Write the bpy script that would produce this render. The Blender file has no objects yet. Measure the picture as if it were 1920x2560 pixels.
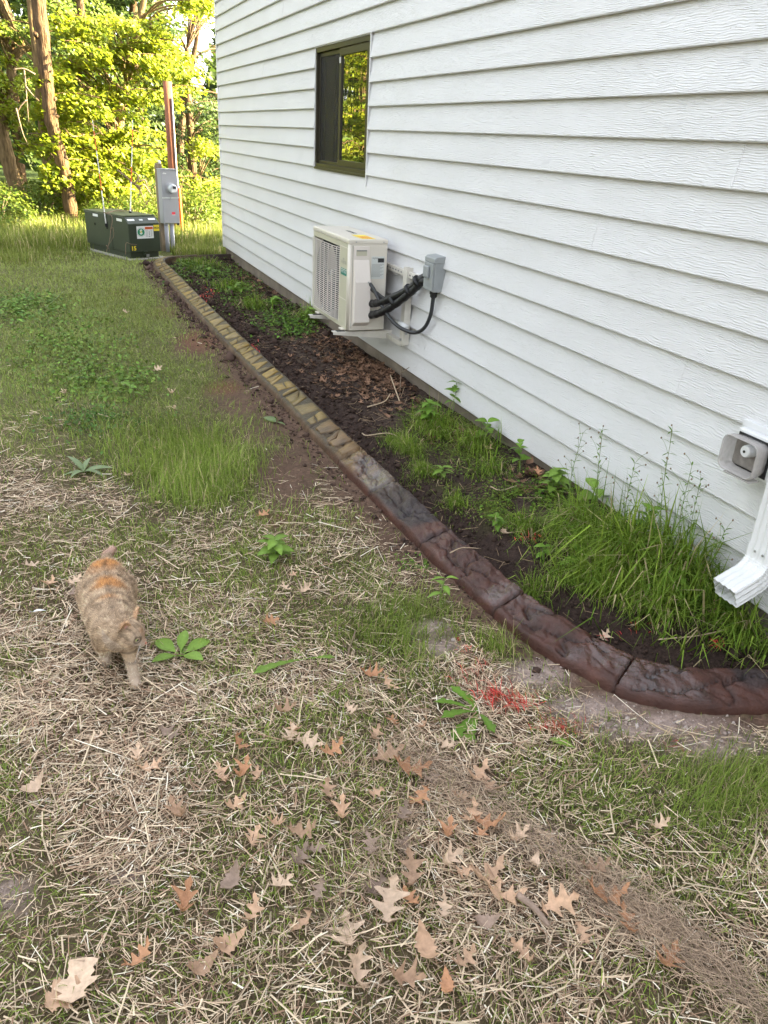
import bpy, math, random
import numpy as np
from mathutils import Vector, Matrix

# ------------------------------------------------------------------ camera, sky, sun, exposure
SC = bpy.context.scene
COL = SC.collection
FPX = 1959.2                       # focal length in pixels of a 1920 px wide frame
PITCH, YAW, ROLL = [math.radians(v) for v in (25.447, 23.043, 3.171)]
H = 1.61                           # camera height
def _axes():
    f = np.array([math.sin(YAW)*math.cos(PITCH), math.cos(YAW)*math.cos(PITCH), -math.sin(PITCH)])
    r = np.array([math.cos(YAW), -math.sin(YAW), 0.0]); u = np.cross(r, f)
    c, s = math.cos(ROLL), math.sin(ROLL)
    return c*r + s*u, -s*r + c*u, f
CR, CU, CF = _axes()
cam_data = bpy.data.cameras.new('camera')
cam_data.sensor_fit = 'HORIZONTAL'; cam_data.sensor_width = 36.0
cam_data.lens = FPX/1920*36.0
cam_data.clip_start = 0.05; cam_data.clip_end = 600
cam = bpy.data.objects.new('camera', cam_data); COL.objects.link(cam)
cam.matrix_world = Matrix(((CR[0], CU[0], -CF[0], 0), (CR[1], CU[1], -CF[1], 0), (CR[2], CU[2], -CF[2], H), (0, 0, 0, 1)))
SC.camera = cam

SUN_AZ = math.radians(104)         # clockwise from +Y
SUN_EL = math.radians(25)
SDIR = Vector((math.sin(SUN_AZ)*math.cos(SUN_EL), math.cos(SUN_AZ)*math.cos(SUN_EL), math.sin(SUN_EL)))
world = bpy.data.worlds.new('World'); SC.world = world; world.use_nodes = True
wn = world.node_tree.nodes; wl = world.node_tree.links
sky = wn.new('ShaderNodeTexSky'); sky.sky_type = 'NISHITA'; sky.sun_disc = False
sky.sun_elevation = SUN_EL; sky.sun_rotation = SUN_AZ; sky.dust_density = 2.5; sky.air_density = 1.0; sky.ozone_density = 1.0
hsv = wn.new('ShaderNodeHueSaturation'); hsv.inputs['Saturation'].default_value = 0.30
wl.new(sky.outputs[0], hsv.inputs['Color']); wl.new(hsv.outputs[0], wn['Background'].inputs[0])
wn['Background'].inputs[1].default_value = 0.062
sun_l = bpy.data.lights.new('sun', 'SUN'); sun_l.energy = 2.8; sun_l.angle = math.radians(0.6); sun_l.color = (1.0, 0.85, 0.50)
sun = bpy.data.objects.new('sun', sun_l); COL.objects.link(sun)
sun.rotation_euler = SDIR.to_track_quat('Z', 'Y').to_euler(); sun.location = (20, -15, 20)
SC.view_settings.view_transform = 'Standard'; SC.view_settings.look = 'None'
SC.view_settings.gamma = 1.0; SC.view_settings.use_curve_mapping = False
SC.view_settings.exposure = 4.5
SC.render.engine = 'CYCLES'
SC.cycles.max_bounces = 7; SC.cycles.diffuse_bounces = 4; SC.cycles.glossy_bounces = 3
SC.cycles.transmission_bounces = 4; SC.cycles.transparent_max_bounces = 8
SC.cycles.use_denoising = True

# ------------------------------------------------------------------ helpers
rng = np.random.default_rng(7); random.seed(7)
def ray(px, py):
    return CF + (px-960)/FPX*CR - (py-1280)/FPX*CU
def G(px, py, z=0.0):              # where a line of sight meets the height z
    d = ray(px, py); return d*((z-H)/d[2]) + np.array([0, 0, H])
def PY(px, py, Y):                 # ... meets the upright plane y = Y
    d = ray(px, py); return d*(Y/d[1]) + np.array([0, 0, H])
def PX(px, py, X):
    d = ray(px, py); return d*(X/d[0]) + np.array([0, 0, H])

def _hash(ix, iy, s):
    h = (ix.astype(np.int64)*374761393 + iy.astype(np.int64)*668265263 + s*974634) & 0x7fffffff
    h = ((h ^ (h >> 13))*1274126177) & 0x7fffffff
    return ((h ^ (h >> 16)) & 0xffff)/65535.0
def vnoise(x, y, s=0):
    x = np.asarray(x, float); y = np.asarray(y, float)
    ix = np.floor(x); iy = np.floor(y); fx = x-ix; fy = y-iy
    fx = fx*fx*(3-2*fx); fy = fy*fy*(3-2*fy)
    a = _hash(ix, iy, s); b = _hash(ix+1, iy, s); c = _hash(ix, iy+1, s); d = _hash(ix+1, iy+1, s)
    return (a*(1-fx)+b*fx)*(1-fy) + (c*(1-fx)+d*fx)*fy
def fbm(x, y, s=0, o=4):
    t = 0; a = 0.5
    for i in range(o):
        t = t + a*vnoise(np.asarray(x)*2**i, np.asarray(y)*2**i, s+i*17); a *= .5
    return t/(1-.5**o)
def sstep(a, b, x):
    t = np.clip((np.asarray(x, float)-a)/(b-a), 0, 1); return t*t*(3-2*t)

def tag(o, label=None, cat=None, group=None, kind=None):
    if label: o['label'] = label
    if cat: o['category'] = cat
    if group: o['group'] = group
    if kind: o['kind'] = kind
    return o
def link(o, parent=None):
    COL.objects.link(o)
    if parent is not None:
        o.parent = parent
        if parent.type == 'EMPTY': o.location = -parent.location
    return o
def thing(name, label, cat, loc=(0, 0, 0), group=None):
    o = bpy.data.objects.new(name, None); COL.objects.link(o); o.location = loc
    o.empty_display_size = .1
    return tag(o, label, cat, group)
def mesh_np(name, V, F, col=None, smooth=False, extra=None):
    V = np.asarray(V, np.float32); F = np.asarray(F, np.int32)
    me = bpy.data.meshes.new(name); n = F.shape[1]
    me.vertices.add(len(V)); me.vertices.foreach_set('co', V.ravel())
    me.loops.add(F.size); me.loops.foreach_set('vertex_index', F.ravel())
    me.polygons.add(len(F)); me.polygons.foreach_set('loop_start', np.arange(0, F.size, n, dtype=np.int32))
    me.polygons.foreach_set('loop_total', np.full(len(F), n, np.int32))
    if smooth: me.polygons.foreach_set('use_smooth', np.ones(len(F), bool))
    me.update(calc_edges=True)
    if col is not None:
        a = me.color_attributes.new('Col', 'FLOAT_COLOR', 'POINT')
        c = np.ones((len(V), 4), np.float32); c[:, :col.shape[1]] = col
        a.data.foreach_set('color', c.ravel())
    if extra:
        for k, v in extra.items():
            a = me.attributes.new(k, 'FLOAT', 'POINT'); a.data.foreach_set('value', np.asarray(v, np.float32))
    return me
def onp(name, V, F, mat, parent=None, col=None, smooth=False, extra=None):
    me = mesh_np(name, V, F, col, smooth, extra); me.materials.append(mat)
    return link(bpy.data.objects.new(name, me), parent)

class MB:
    def __init__(s): s.v = []; s.f = []
    def add(s, V, F):
        n = len(s.v); s.v += [tuple(map(float, p)) for p in V]; s.f += [tuple(i+n for i in f) for f in F]; return s
    def box(s, a, b):
        (x0, y0, z0), (x1, y1, z1) = a, b
        x0, x1 = min(x0, x1), max(x0, x1); y0, y1 = min(y0, y1), max(y0, y1); z0, z1 = min(z0, z1), max(z0, z1)
        return s.add([(x0,y0,z0),(x1,y0,z0),(x1,y1,z0),(x0,y1,z0),(x0,y0,z1),(x1,y0,z1),(x1,y1,z1),(x0,y1,z1)],
                     [(0,3,2,1),(4,5,6,7),(0,1,5,4),(1,2,6,5),(2,3,7,6),(3,0,4,7)])
    def obox(s, c, ax, ay, az):     # box from centre and half axes
        c, ax, ay, az = [np.array(q, float) for q in (c, ax, ay, az)]
        V = [c+i*ax+j*ay+k*az for k in (-1, 1) for i, j in ((-1,-1),(1,-1),(1,1),(-1,1))]
        return s.add(V, [(0,3,2,1),(4,5,6,7),(0,1,5,4),(1,2,6,5),(2,3,7,6),(3,0,4,7)])
    def prism(s, P, ext):           # planar polygon P (3d points) extruded by a vector
        P = [np.array(p, float) for p in P]; n = len(P); e = np.array(ext, float)
        return s.add(P+[p+e for p in P], [tuple(range(n))[::-1], tuple(range(n, 2*n))]+[(i, (i+1) % n, n+(i+1) % n, n+i) for i in range(n)])
    def tube(s, pts, r, n=8, cap=True):
        pts = [np.array(p, float) for p in pts]; m = len(pts)
        r = list(r) if hasattr(r, '__len__') else [r]*m
        V = []; F = []; ref = None
        for i, p in enumerate(pts):
            t = pts[min(i+1, m-1)]-pts[max(i-1, 0)]; t = t/(np.linalg.norm(t)+1e-9)
            if ref is None:
                ref = np.array([0, 0, 1.]) if abs(t[2]) < .9 else np.array([1., 0, 0])
            a = np.cross(t, ref); a /= np.linalg.norm(a)+1e-9; b = np.cross(t, a); ref = np.cross(a, t)
            for k in range(n):
                q = 2*math.pi*k/n; V.append(p+r[i]*(math.cos(q)*a+math.sin(q)*b))
        for i in range(m-1):
            for k in range(n):
                F.append((i*n+k, i*n+(k+1) % n, (i+1)*n+(k+1) % n, (i+1)*n+k))
        if cap: F += [tuple(range(n))[::-1], tuple(range((m-1)*n, m*n))]
        return s.add(V, F)
    def lathe(s, c, axis, prof, n=20):   # prof: (distance along axis, radius)
        c = np.array(c, float); t = np.array(axis, float); t /= np.linalg.norm(t)
        return s.tube([c+t*a for a, _ in prof], [max(r, 1e-5) for _, r in prof], n) if False else s._lathe(c, t, prof, n)
    def _lathe(s, c, t, prof, n):
        ref = np.array([0, 0, 1.]) if abs(t[2]) < .9 else np.array([1., 0, 0])
        a = np.cross(t, ref); a /= np.linalg.norm(a); b = np.cross(t, a); V = []; F = []
        for d, r in prof:
            for k in range(n):
                q = 2*math.pi*k/n; V.append(c+t*d+max(r, 1e-5)*(math.cos(q)*a+math.sin(q)*b))
        m = len(prof)
        for i in range(m-1):
            for k in range(n): F.append((i*n+k, i*n+(k+1) % n, (i+1)*n+(k+1) % n, (i+1)*n+k))
        F += [tuple(range(n))[::-1], tuple(range((m-1)*n, m*n))]
        return s.add(V, F)
    def build(s, name, mat, parent=None, bevel=0, smooth=False, seg=2):
        me = bpy.data.meshes.new(name); me.from_pydata(s.v, [], s.f)
        me.materials.append(mat)
        import bmesh
        bm = bmesh.new(); bm.from_mesh(me); bmesh.ops.recalc_face_normals(bm, faces=bm.faces); bm.to_mesh(me); bm.free()
        if smooth: me.polygons.foreach_set('use_smooth', np.ones(len(me.polygons), bool))
        me.update()
        o = link(bpy.data.objects.new(name, me), parent)
        if bevel:
            m = o.modifiers.new('bevel', 'BEVEL'); m.width = bevel; m.segments = seg; m.limit_method = 'ANGLE'; m.angle_limit = math.radians(40)
        return o
def text(name, s, size, origin, xdir, ydir, mat, parent, align='CENTER', lift=.0006, weight=0.0):
    cu = bpy.data.curves.new('t', 'FONT'); cu.body = s; cu.size = size; cu.align_x = align; cu.align_y = 'CENTER'; cu.resolution_u = 2; cu.offset = weight
    o = bpy.data.objects.new('t', cu); COL.objects.link(o)
    dg = bpy.context.evaluated_depsgraph_get(); me = bpy.data.meshes.new_from_object(o.evaluated_get(dg))
    bpy.data.objects.remove(o); bpy.data.curves.remove(cu)
    x = np.array(xdir, float); x /= np.linalg.norm(x); y = np.array(ydir, float); y -= x*(x@y); y /= np.linalg.norm(y); z = np.cross(x, y)
    n = len(me.vertices); co = np.zeros(n*3, np.float32); me.vertices.foreach_get('co', co); co = co.reshape(-1, 3)
    co = np.array(origin)+co[:, :1]*x+co[:, 1:2]*y+(co[:, 2:]+lift)*z
    me.vertices.foreach_set('co', co.astype(np.float32).ravel()); me.update()
    me.materials.clear(); me.materials.append(mat); me.name = name
    return link(bpy.data.objects.new(name, me), parent)

# ------------------------------------------------------------------ materials
def mat(name, base=(.5, .5, .5), rough=.6, var=0.0, vscale=20, bump=0.0, bscale=60, metal=0, spec=.5, attr=False, transl=0.0, stretch=None, objrand=0.0, detail=5, alpha=1.0, coat=0.0):
    m = bpy.data.materials.new(name); m.use_nodes = True; nt = m.node_tree; N = nt.nodes; L = nt.links
    b = N['Principled BSDF']; b.inputs['Roughness'].default_value = rough; b.inputs['Metallic'].default_value = metal
    b.inputs['Specular IOR Level'].default_value = spec; b.inputs['Coat Weight'].default_value = coat
    src = None
    if attr:
        a = N.new('ShaderNodeAttribute'); a.attribute_name = 'Col'; src = a.outputs['Color']
    else:
        c = N.new('ShaderNodeRGB'); c.outputs[0].default_value = (*base, 1); src = c.outputs[0]
    geo = N.new('ShaderNodeNewGeometry'); pos = geo.outputs['Position']
    if stretch:
        mp = N.new('ShaderNodeMapping'); mp.inputs['Scale'].default_value = stretch; L.new(pos, mp.inputs['Vector']); pos = mp.outputs[0]
    if var:
        n = N.new('ShaderNodeTexNoise'); n.inputs['Scale'].default_value = vscale; n.inputs['Detail'].default_value = detail; L.new(pos, n.inputs['Vector'])
        mr = N.new('ShaderNodeMapRange'); mr.inputs[1].default_value = .25; mr.inputs[2].default_value = .75; mr.inputs[3].default_value = 1-var; mr.inputs[4].default_value = 1+var
        L.new(n.outputs[0], mr.inputs[0])
        mx = N.new('ShaderNodeMix'); mx.data_type = 'RGBA'; mx.blend_type = 'MULTIPLY'; mx.inputs[0].default_value = 1
        L.new(src, mx.inputs[6]); L.new(mr.outputs[0], mx.inputs[7]); src = mx.outputs[2]
    if objrand:
        oi = N.new('ShaderNodeObjectInfo'); mr = N.new('ShaderNodeMapRange'); mr.inputs[3].default_value = 1-objrand; mr.inputs[4].default_value = 1+objrand
        L.new(oi.outputs['Random'], mr.inputs[0])
        mx = N.new('ShaderNodeMix'); mx.data_type = 'RGBA'; mx.blend_type = 'MULTIPLY'; mx.inputs[0].default_value = 1
        L.new(src, mx.inputs[6]); L.new(mr.outputs[0], mx.inputs[7]); src = mx.outputs[2]
    L.new(src, b.inputs['Base Color'])
    if bump:
        n = N.new('ShaderNodeTexNoise'); n.inputs['Scale'].default_value = bscale; n.inputs['Detail'].default_value = 6; L.new(pos, n.inputs['Vector'])
        bp = N.new('ShaderNodeBump'); bp.inputs['Strength'].default_value = 1; bp.inputs['Distance'].default_value = bump
        L.new(n.outputs[0], bp.inputs['Height']); L.new(bp.outputs[0], b.inputs['Normal'])
    if transl:
        t = N.new('ShaderNodeBsdfTranslucent'); mxs = N.new('ShaderNodeMixShader'); mxs.inputs[0].default_value = transl
        L.new(src, t.inputs['Color']); out = N['Material Output']
        L.new(b.outputs[0], mxs.inputs[1]); L.new(t.outputs[0], mxs.inputs[2]); L.new(mxs.outputs[0], out.inputs['Surface'])
    if alpha < 1:
        b.inputs['Alpha'].default_value = alpha
    return m
def NT(m): return m.node_tree.nodes, m.node_tree.links

M = {}
M['blade'] = mat('grass blade', attr=True, rough=.6, transl=.25, spec=.14)
M['straw'] = mat('dry straw', attr=True, rough=.6, spec=.15, transl=.05)
M['leafgreen'] = mat('tree leaf', attr=True, rough=.5, transl=.42, spec=.3)
M['weed'] = mat('weed leaf', attr=True, rough=.5, transl=.22, spec=.2, var=.12, vscale=120)
M['stone'] = mat('grit', attr=True, rough=.9, spec=.2)
M['net'] = mat('net filament', attr=True, rough=.4, transl=.2, spec=.3)
M['redpaint'] = mat('marking paint', attr=True, rough=.5)
M['bark'] = mat('bark', (.115, .072, .040), .95, var=.6, vscale=26, bump=.05, bscale=22, stretch=(1.6, 1.6, .22), spec=.15)
M['barkpale'] = mat('pale bark', (.17, .115, .058), .9, var=.5, vscale=22, bump=.03, bscale=24, stretch=(1.4, 1.4, .25), spec=.15)
M['twig'] = mat('twig', (.20, .14, .095), .85, var=.35, vscale=40, bump=.002, bscale=120)
M['foundation'] = mat('concrete', (.20, .165, .13), .9, var=.3, vscale=5, bump=.004, bscale=50, spec=.2)
M['white'] = mat('white aluminium', (.70, .70, .70), .32, var=.04, vscale=6)
M['trim'] = mat('white trim', (.66, .66, .67), .45, var=.05, vscale=9)
M['bronze'] = mat('bronze window frame', (.024, .020, .009), .38, var=.1, vscale=20)
M['black'] = mat('black rubber', (.010, .010, .011), .5, var=.2, vscale=60, bump=.001, bscale=90)
M['wrap'] = mat('black tape wrap', (.012, .012, .013), .38, var=.3, vscale=35, bump=.004, bscale=38)
M['dark'] = mat('dark void', (.006, .006, .006), .8)
M['ac'] = mat('cream enamel', (.63, .585, .51), .38, var=.035, vscale=4)
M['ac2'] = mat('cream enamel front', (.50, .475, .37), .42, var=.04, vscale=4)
M['acw'] = mat('cream plastic', (.70, .64, .59), .42, var=.03, vscale=5)
M['galv'] = mat('galvanised bracket', (.60, .57, .51), .42, var=.08, vscale=25)
M['steel'] = mat('steel', (.42, .42, .42), .35, metal=.8)
M['grey'] = mat('grey enamel', (.27, .285, .29), .4, var=.05, vscale=12)
M['meter'] = mat('meter grey', (.34, .34, .36), .42, var=.04, vscale=6)
M['conduit'] = mat('grey plastic conduit', (.36, .36, .40), .45, var=.05, vscale=9)
M['xgreen'] = mat('transformer green', (.030, .040, .022), .42, var=.14, vscale=5, bump=.001, bscale=25)
M['xtop'] = mat('transformer lid', (.075, .088, .045), .5, var=.22, vscale=6, bump=.001, bscale=30)  # lighter yellowish green: sunlight on the lid put into its colour
M['pad'] = mat('concrete pad', (.30, .28, .24), .9, var=.2, vscale=12, bump=.003, bscale=60)
M['stickw'] = mat('white sticker', (.74, .74, .72), .4)
M['sticky'] = mat('yellow sticker', (.80, .62, .03), .42, var=.06, vscale=60)
M['stickg'] = mat('green sticker', (.015, .22, .10), .42)
M['teal'] = mat('teal badge', (.01, .19, .14), .4)
M['sticko'] = mat('orange sticker', (.75, .12, .02), .42)
M['pink'] = mat('red sticker', (.80, .07, .10), .42)
M['ink'] = mat('black ink', (.02, .02, .02), .5)
M['greyink'] = mat('grey ink', (.22, .22, .22), .5)
M['fan'] = mat('fan plastic', (.05, .05, .055), .5)
M['labelgrey'] = mat('silver label', (.56, .58, .56), .4)
M['orange'] = mat('orange marker', (.75, .13, .02), .45)
M['rodw'] = mat('white marker', (.72, .70, .68), .45)
M['pole'] = mat('treated pole', (.23, .085, .045), .85, var=.5, vscale=6, bump=.006, bscale=20, stretch=(2, 2, .25))
M['post'] = mat('weathered post', (.22, .17, .11), .9, var=.3, vscale=9, bump=.004, bscale=30, stretch=(1, 1, .2))
M['soil'] = mat('soil', attr=True, rough=.95, spec=.15)

# ------------------------------------------------------------------ ground: height and zones
D = 2.2545                         # x of the wall face
EXP = 0.152                        # exposure of one siding board
ZB = 0.1403                        # lower edge of the siding
YC = 11.537                        # far corner of the house
PATH = [(2.32,11.36),(1.80,11.24),(1.42,11.12),(1.22,10.92),(1.155,10.55),(1.172,9.6),(1.19,8.2),(1.215,7.0),(1.25,5.7),(1.283,4.8),(1.297,4.1),(1.315,3.4),(1.333,2.85),(1.36,2.4),(1.395,2.08),(1.455,1.83),(1.545,1.62),(1.61,1.54),(1.71,1.465),(1.82,1.415),(1.96,1.37),(2.10,1.335),(2.24,1.31)]
def catmull(P, n=12):
    P = np.array(P, float); Q = np.vstack([2*P[0]-P[1], P, 2*P[-1]-P[-2]]); out = []
    for i in range(1, len(Q)-2):
        for t in np.linspace(0, 1, n, endpoint=False):
            a, b, c, d = Q[i-1], Q[i], Q[i+1], Q[i+2]
            out.append(.5*((2*b)+(-a+c)*t+(2*a-5*b+4*c-d)*t*t+(-a+3*b-3*c+d)*t**3))
    out.append(Q[-2]); return np.array(out)
_cp = catmull(PATH)
_s = np.concatenate([[0], np.cumsum(np.linalg.norm(np.diff(_cp, axis=0), axis=1))])
SLEN = _s[-1]
def path(s):
    s = np.asarray(s, float); x = np.interp(s, _s, _cp[:, 0]); y = np.interp(s, _s, _cp[:, 1])
    a = np.clip(s-.03, 0, SLEN); b = np.clip(s+.03, 0, SLEN)
    tx = np.interp(b, _s, _cp[:, 0])-np.interp(a, _s, _cp[:, 0]); ty = np.interp(b, _s, _cp[:, 1])-np.interp(a, _s, _cp[:, 1])
    l = np.hypot(tx, ty); return x, y, -ty/l, tx/l       # point on the front edge, and the normal into the bed
def s_at_y(y):
    k = np.argmin(np.abs(_cp[:, 1]-y)+np.where(_cp[:, 0] > 1.9, 9, 0)*(y > 9)); return _s[k]
CW = 0.152                         # kerb width
_dx, _dy, _dnx, _dny = path(np.linspace(0, SLEN, 260))
def curb_dist(x, y):               # signed distance from the kerb's front edge, positive into the bed
    x = np.asarray(x, float).ravel(); y = np.asarray(y, float).ravel(); out = np.empty(len(x))
    for i in range(0, len(x), 20000):
        X = x[i:i+20000, None]-_dx[None]; Y = y[i:i+20000, None]-_dy[None]
        d2 = X*X+Y*Y; k = d2.argmin(1); r = np.arange(len(k))
        sg = np.sign(X[r, k]*_dnx[k]+Y[r, k]*_dny[k]); out[i:i+20000] = np.sqrt(d2[r, k])*sg
    return out
def gz(x, y, cd=None):
    x = np.asarray(x, float); y = np.asarray(y, float); shp = x.shape; x = x.ravel(); y = y.ravel()
    if cd is None: cd = curb_dist(x, y)
    z = .020*(fbm(x*1.3, y*1.3, 3, 3)-.5) + .010*(fbm(x*7, y*7, 5, 3)-.5)
    hw = np.interp(y, [1.2, 2.0, 3.2, 5.2, 8, 11], [.15, .14, .085, .045, .015, 0])
    inb = sstep(CW+.01, .9, cd)*(y < 11.7)*(x < 3.4)*(y > .9)
    z = z + hw*inb
    tr = np.exp(-((cd-CW-.07)/.06)**2)*(y < 11.4)*(y > 1.7)          # the trench and its spoil behind the kerb
    z = z - .030*tr + .035*np.exp(-((cd-CW-.19)/.06)**2)*(y < 11.2)*(y > 1.9)*(.5+fbm(x*5, y*5, 9, 2))
    z = z - .012*np.exp(-((cd+.05)/.05)**2)*(y < 11)
    z = z - .25*sstep(17, 40, y) + .0*x
    return z.reshape(shp)
def gz1(x, y): return float(gz(np.array([x]), np.array([y]))[0])
def GP(px, py):                    # a line of sight meets the ground
    z = 0.0
    for _ in range(6):
        p = G(px, py, z); z = gz1(p[0], p[1])
    return np.array([p[0], p[1], z])
class Patch:                       # an oval of the lawn, held in metres
    def __init__(s, cx, cy, rx, ry, k=1.0):
        c = G(cx, cy)[:2]; a = (G(cx+rx*.5, cy)[:2]-G(cx-rx*.5, cy)[:2]); b = (G(cx, cy+ry*.5)[:2]-G(cx, cy-ry*.5)[:2])
        s.c = c; s.inv = np.linalg.inv(np.array([a, b]).T); s.k = k
    def __call__(s, x, y, nz=None):
        q = s.inv@np.array([x-s.c[0], y-s.c[1]]); nz = fbm(x*6, y*6, 31, 3) if nz is None else nz
        r = np.sqrt((q**2).sum(0)) + .45*(nz-.5)
        return s.k*(1-sstep(.25, 1.15, r))
def field(ps, x, y):
    v = np.zeros_like(x); nz = fbm(x*6, y*6, 31, 3)
    for p in ps: v = np.maximum(v, p(x, y, nz))
    return v
P_LUSH = [Patch(490,1170,220,140), Patch(380,1100,200,80,.7), Patch(1290,1610,130,70,1.), Patch(1830,1980,190,140,.9), Patch(1010,1580,230,130,.8)]
P_GRASS = P_LUSH+[Patch(300,1130,200,120,.6), Patch(150,880,300,160,.75), Patch(880,1440,150,90,.75), Patch(1600,1990,420,170,.95), Patch(1750,2200,300,140,.75), Patch(1350,1960,200,120,.7), Patch(820,1560,220,130,.6), Patch(420,1560,260,150,.45), Patch(720,1390,170,100,.55),
    Patch(300,760,320,130,.8), Patch(500,900,160,130,.5), Patch(850,2080,140,110,.45), Patch(560,1650,180,130,.5), Patch(1500,2150,220,130,.55), Patch(1050,1720,140,80,.7),
    Patch(330,1340,160,110,.35), Patch(700,1890,150,70,.4), Patch(160,2250,160,150,.3), Patch(650,2300,130,80,.35), Patch(1330,2420,160,110,.3), Patch(1700,2430,180,140,.3), Patch(90,1500,120,120,.3)]
P_BARE = [Patch(720,1190,110,110,.95), Patch(490,860,90,45,.8), Patch(610,1000,100,50,.9), Patch(640,1080,110,70,.6), Patch(1040,1470,100,60,.6), Patch(1200,1960,90,40,.7), Patch(380,1490,50,30,.2)]
P_RED = [Patch(500,850,70,35,.7), Patch(560,970,60,22,.7), Patch(300,730,40,20,.4), Patch(400,780,50,20,.4), Patch(690,1300,60,30,.35)]
P_SAND = [Patch(1085,1575,80,34), Patch(1100,1622,90,34), Patch(1330,1690,120,55), Patch(1480,1770,150,48), Patch(1640,1815,210,48), Patch(1800,1860,140,60,.8), Patch(20,2230,80,70,.7), Patch(320,2190,60,26,.7), Patch(1330,2110,90,60,.6)]
P_STRAWF = [Patch(60,1090,180,130,.8), Patch(60,1330,240,240,.9), Patch(500,1330,230,110,.8), Patch(130,690,60,20,.2)]
def zones(x, y, cd=None):
    if cd is None: cd = curb_dist(x, y)
    bed = sstep(CW-.02, CW+.02, cd)*(y < 11.7)*(y > .8)*(x < 3)
    n = fbm(x*3.2, y*3.2, 77, 4)
    bare = np.maximum(field(P_BARE, x, y), (1-sstep(.05, (.30+.22*n)*np.interp(y, [1.2, 1.9, 2.6, 5, 9, 11], [.25, .35, .75, 1, .7, .5]), -cd))*(cd < 0)*(y < 11.3)*(y > 1.2))
    bare = bare*(1-bed)
    sand = field(P_SAND, x, y)*(1-bed)*sstep(.30, .52, n+.16)
    g = field(P_GRASS, x, y)
    far = sstep(3.6, 5.0, y)
    g = np.maximum(g, far*(.62+.5*(n-.5)))
    g = np.maximum(g, .10+.40*sstep(.40, .62, fbm(x*1.9+5, y*1.9, 38, 3)*-1+1.0)*(.5+n))
    g = g*(1-.93*bare)*(1-.95*sand)*(1-bed)
    st = np.maximum((1-sstep(2.9, 4.1, y-.25*(x < .2))), field(P_STRAWF, x, y))
    st = np.maximum(st, .05)
    st = st*(1-.72*np.clip(field(P_GRASS, x, y), 0, 1))*(1-.9*bare)*(1-.9*sand)*(1-bed)
    st = st*(1-.96*field(P_LUSH, x, y))
    return dict(bed=bed, bare=bare, sand=sand, grass=np.clip(g, 0, 1), straw=np.clip(st, 0, 1), n=n, cd=cd)
P_MOSS = [Patch(1180,1180,130,80), Patch(1130,1100,90,60,.8), Patch(1260,1290,110,60,.9), Patch(1060,1070,70,50,.7), Patch(560,690,90,40,1), Patch(600,740,80,50,1), Patch(700,800,90,40,.7), Patch(470,670,60,24,1), Patch(740,830,70,30,.8)]
def ground_colour(x, y):
    Z = zones(x, y); n2 = fbm(x*9, y*9, 12, 4); n3 = fbm(x*30, y*30, 21, 3)
    lawn = np.array([.085, .062, .040])[None]*(.7+.6*n2)[:, None]
    strawc = np.array([.115, .078, .050])[None]*(.6+.8*n3)[:, None]
    c = lawn*(1-Z['straw'])[:, None]+strawc*Z['straw'][:, None]
    gr = np.array([.14, .155, .050])[None]*(.7+.6*n2)[:, None]
    k = (Z['grass']*.75*sstep(2.5, 6, y)+.3*Z['grass'])[:, None]; c = c*(1-k)+gr*k
    bare = np.array([.125, .078, .055])[None]*(.65+.7*n3)[:, None]
    c = c*(1-Z['bare'][:, None])+bare*Z['bare'][:, None]
    r = (field(P_RED, x, y)*(1-Z['bed']))[:, None]; c = c*(1-r*.7)+np.array([.20, .085, .05])*r*.7
    s = Z['sand'][:, None]; c = c*(1-s)+np.array([.36, .275, .235])[None]*(.65+.7*n3)[:, None]*s
    bedc = np.array([.040, .026, .021])[None]*(.6+.9*n3)[:, None]
    far = sstep(.28, .6, Z['cd'])[:, None]*.6
    bedc = bedc*(1-far)+np.array([.062, .043, .033])*(.6+.8*n2)[:, None]*far
    m = (field(P_MOSS, x, y)*sstep(.4, .6, n2))[:, None]*.8; bedc = bedc*(1-m)+np.array([.085, .105, .018])*m
    b = Z['bed'][:, None]; c = c*(1-b)+bedc*b
    f = sstep(11.5, 13, y)[:, None]; c = c*(1-f)+np.array([.05, .075, .02])*f
    return c

def ground():
    xs = np.concatenate([np.array([-160,-60,-25,-12,-7,-4.5,-3.2,-2.5]), np.arange(-2.1, 2.45, .024), np.array([2.7,3.2,4.5,7,12,25,60,160])])
    ys = np.concatenate([np.array([-160,-60,-20,-8,-3,-1,-.2]), np.arange(.25, 5.0, .022), np.arange(5.0, 12.6, .05), np.array([12.8,13.2,13.8,14.6,15.6,17,19,22,26,32,40,60,100,200])])
    X, Y = np.meshgrid(xs, ys); x = X.ravel(); y = Y.ravel(); cd = curb_dist(x, y)
    z = gz(x, y, cd)
    near = (x > -2.2)*(x < 2.5)*(y > .2)*(y < 12.6)
    Z = zones(x, y, cd)
    z = z + near*(.012*(fbm(x*28, y*28, 51, 3)-.5)*(.5+Z['bed']+.6*Z['sand']))
    z = np.where((cd > .035)*(cd < CW-.03)*near*(y < 11.3), np.minimum(z, -.03), z)
    nx = len(xs); i = np.arange(len(ys)-1)[:, None]*nx+np.arange(nx-1)[None]; i = i.ravel()
    F = np.stack([i, i+1, i+nx+1, i+nx], 1)
    m = mat('ground', attr=True, rough=.95, spec=.15, var=.35, vscale=55, bump=.012, bscale=95)
    o = onp('ground', np.stack([x, y, z], 1), F, m, None, ground_colour(x, y), True)
    tag(o, kind='structure')
ground()

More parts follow.
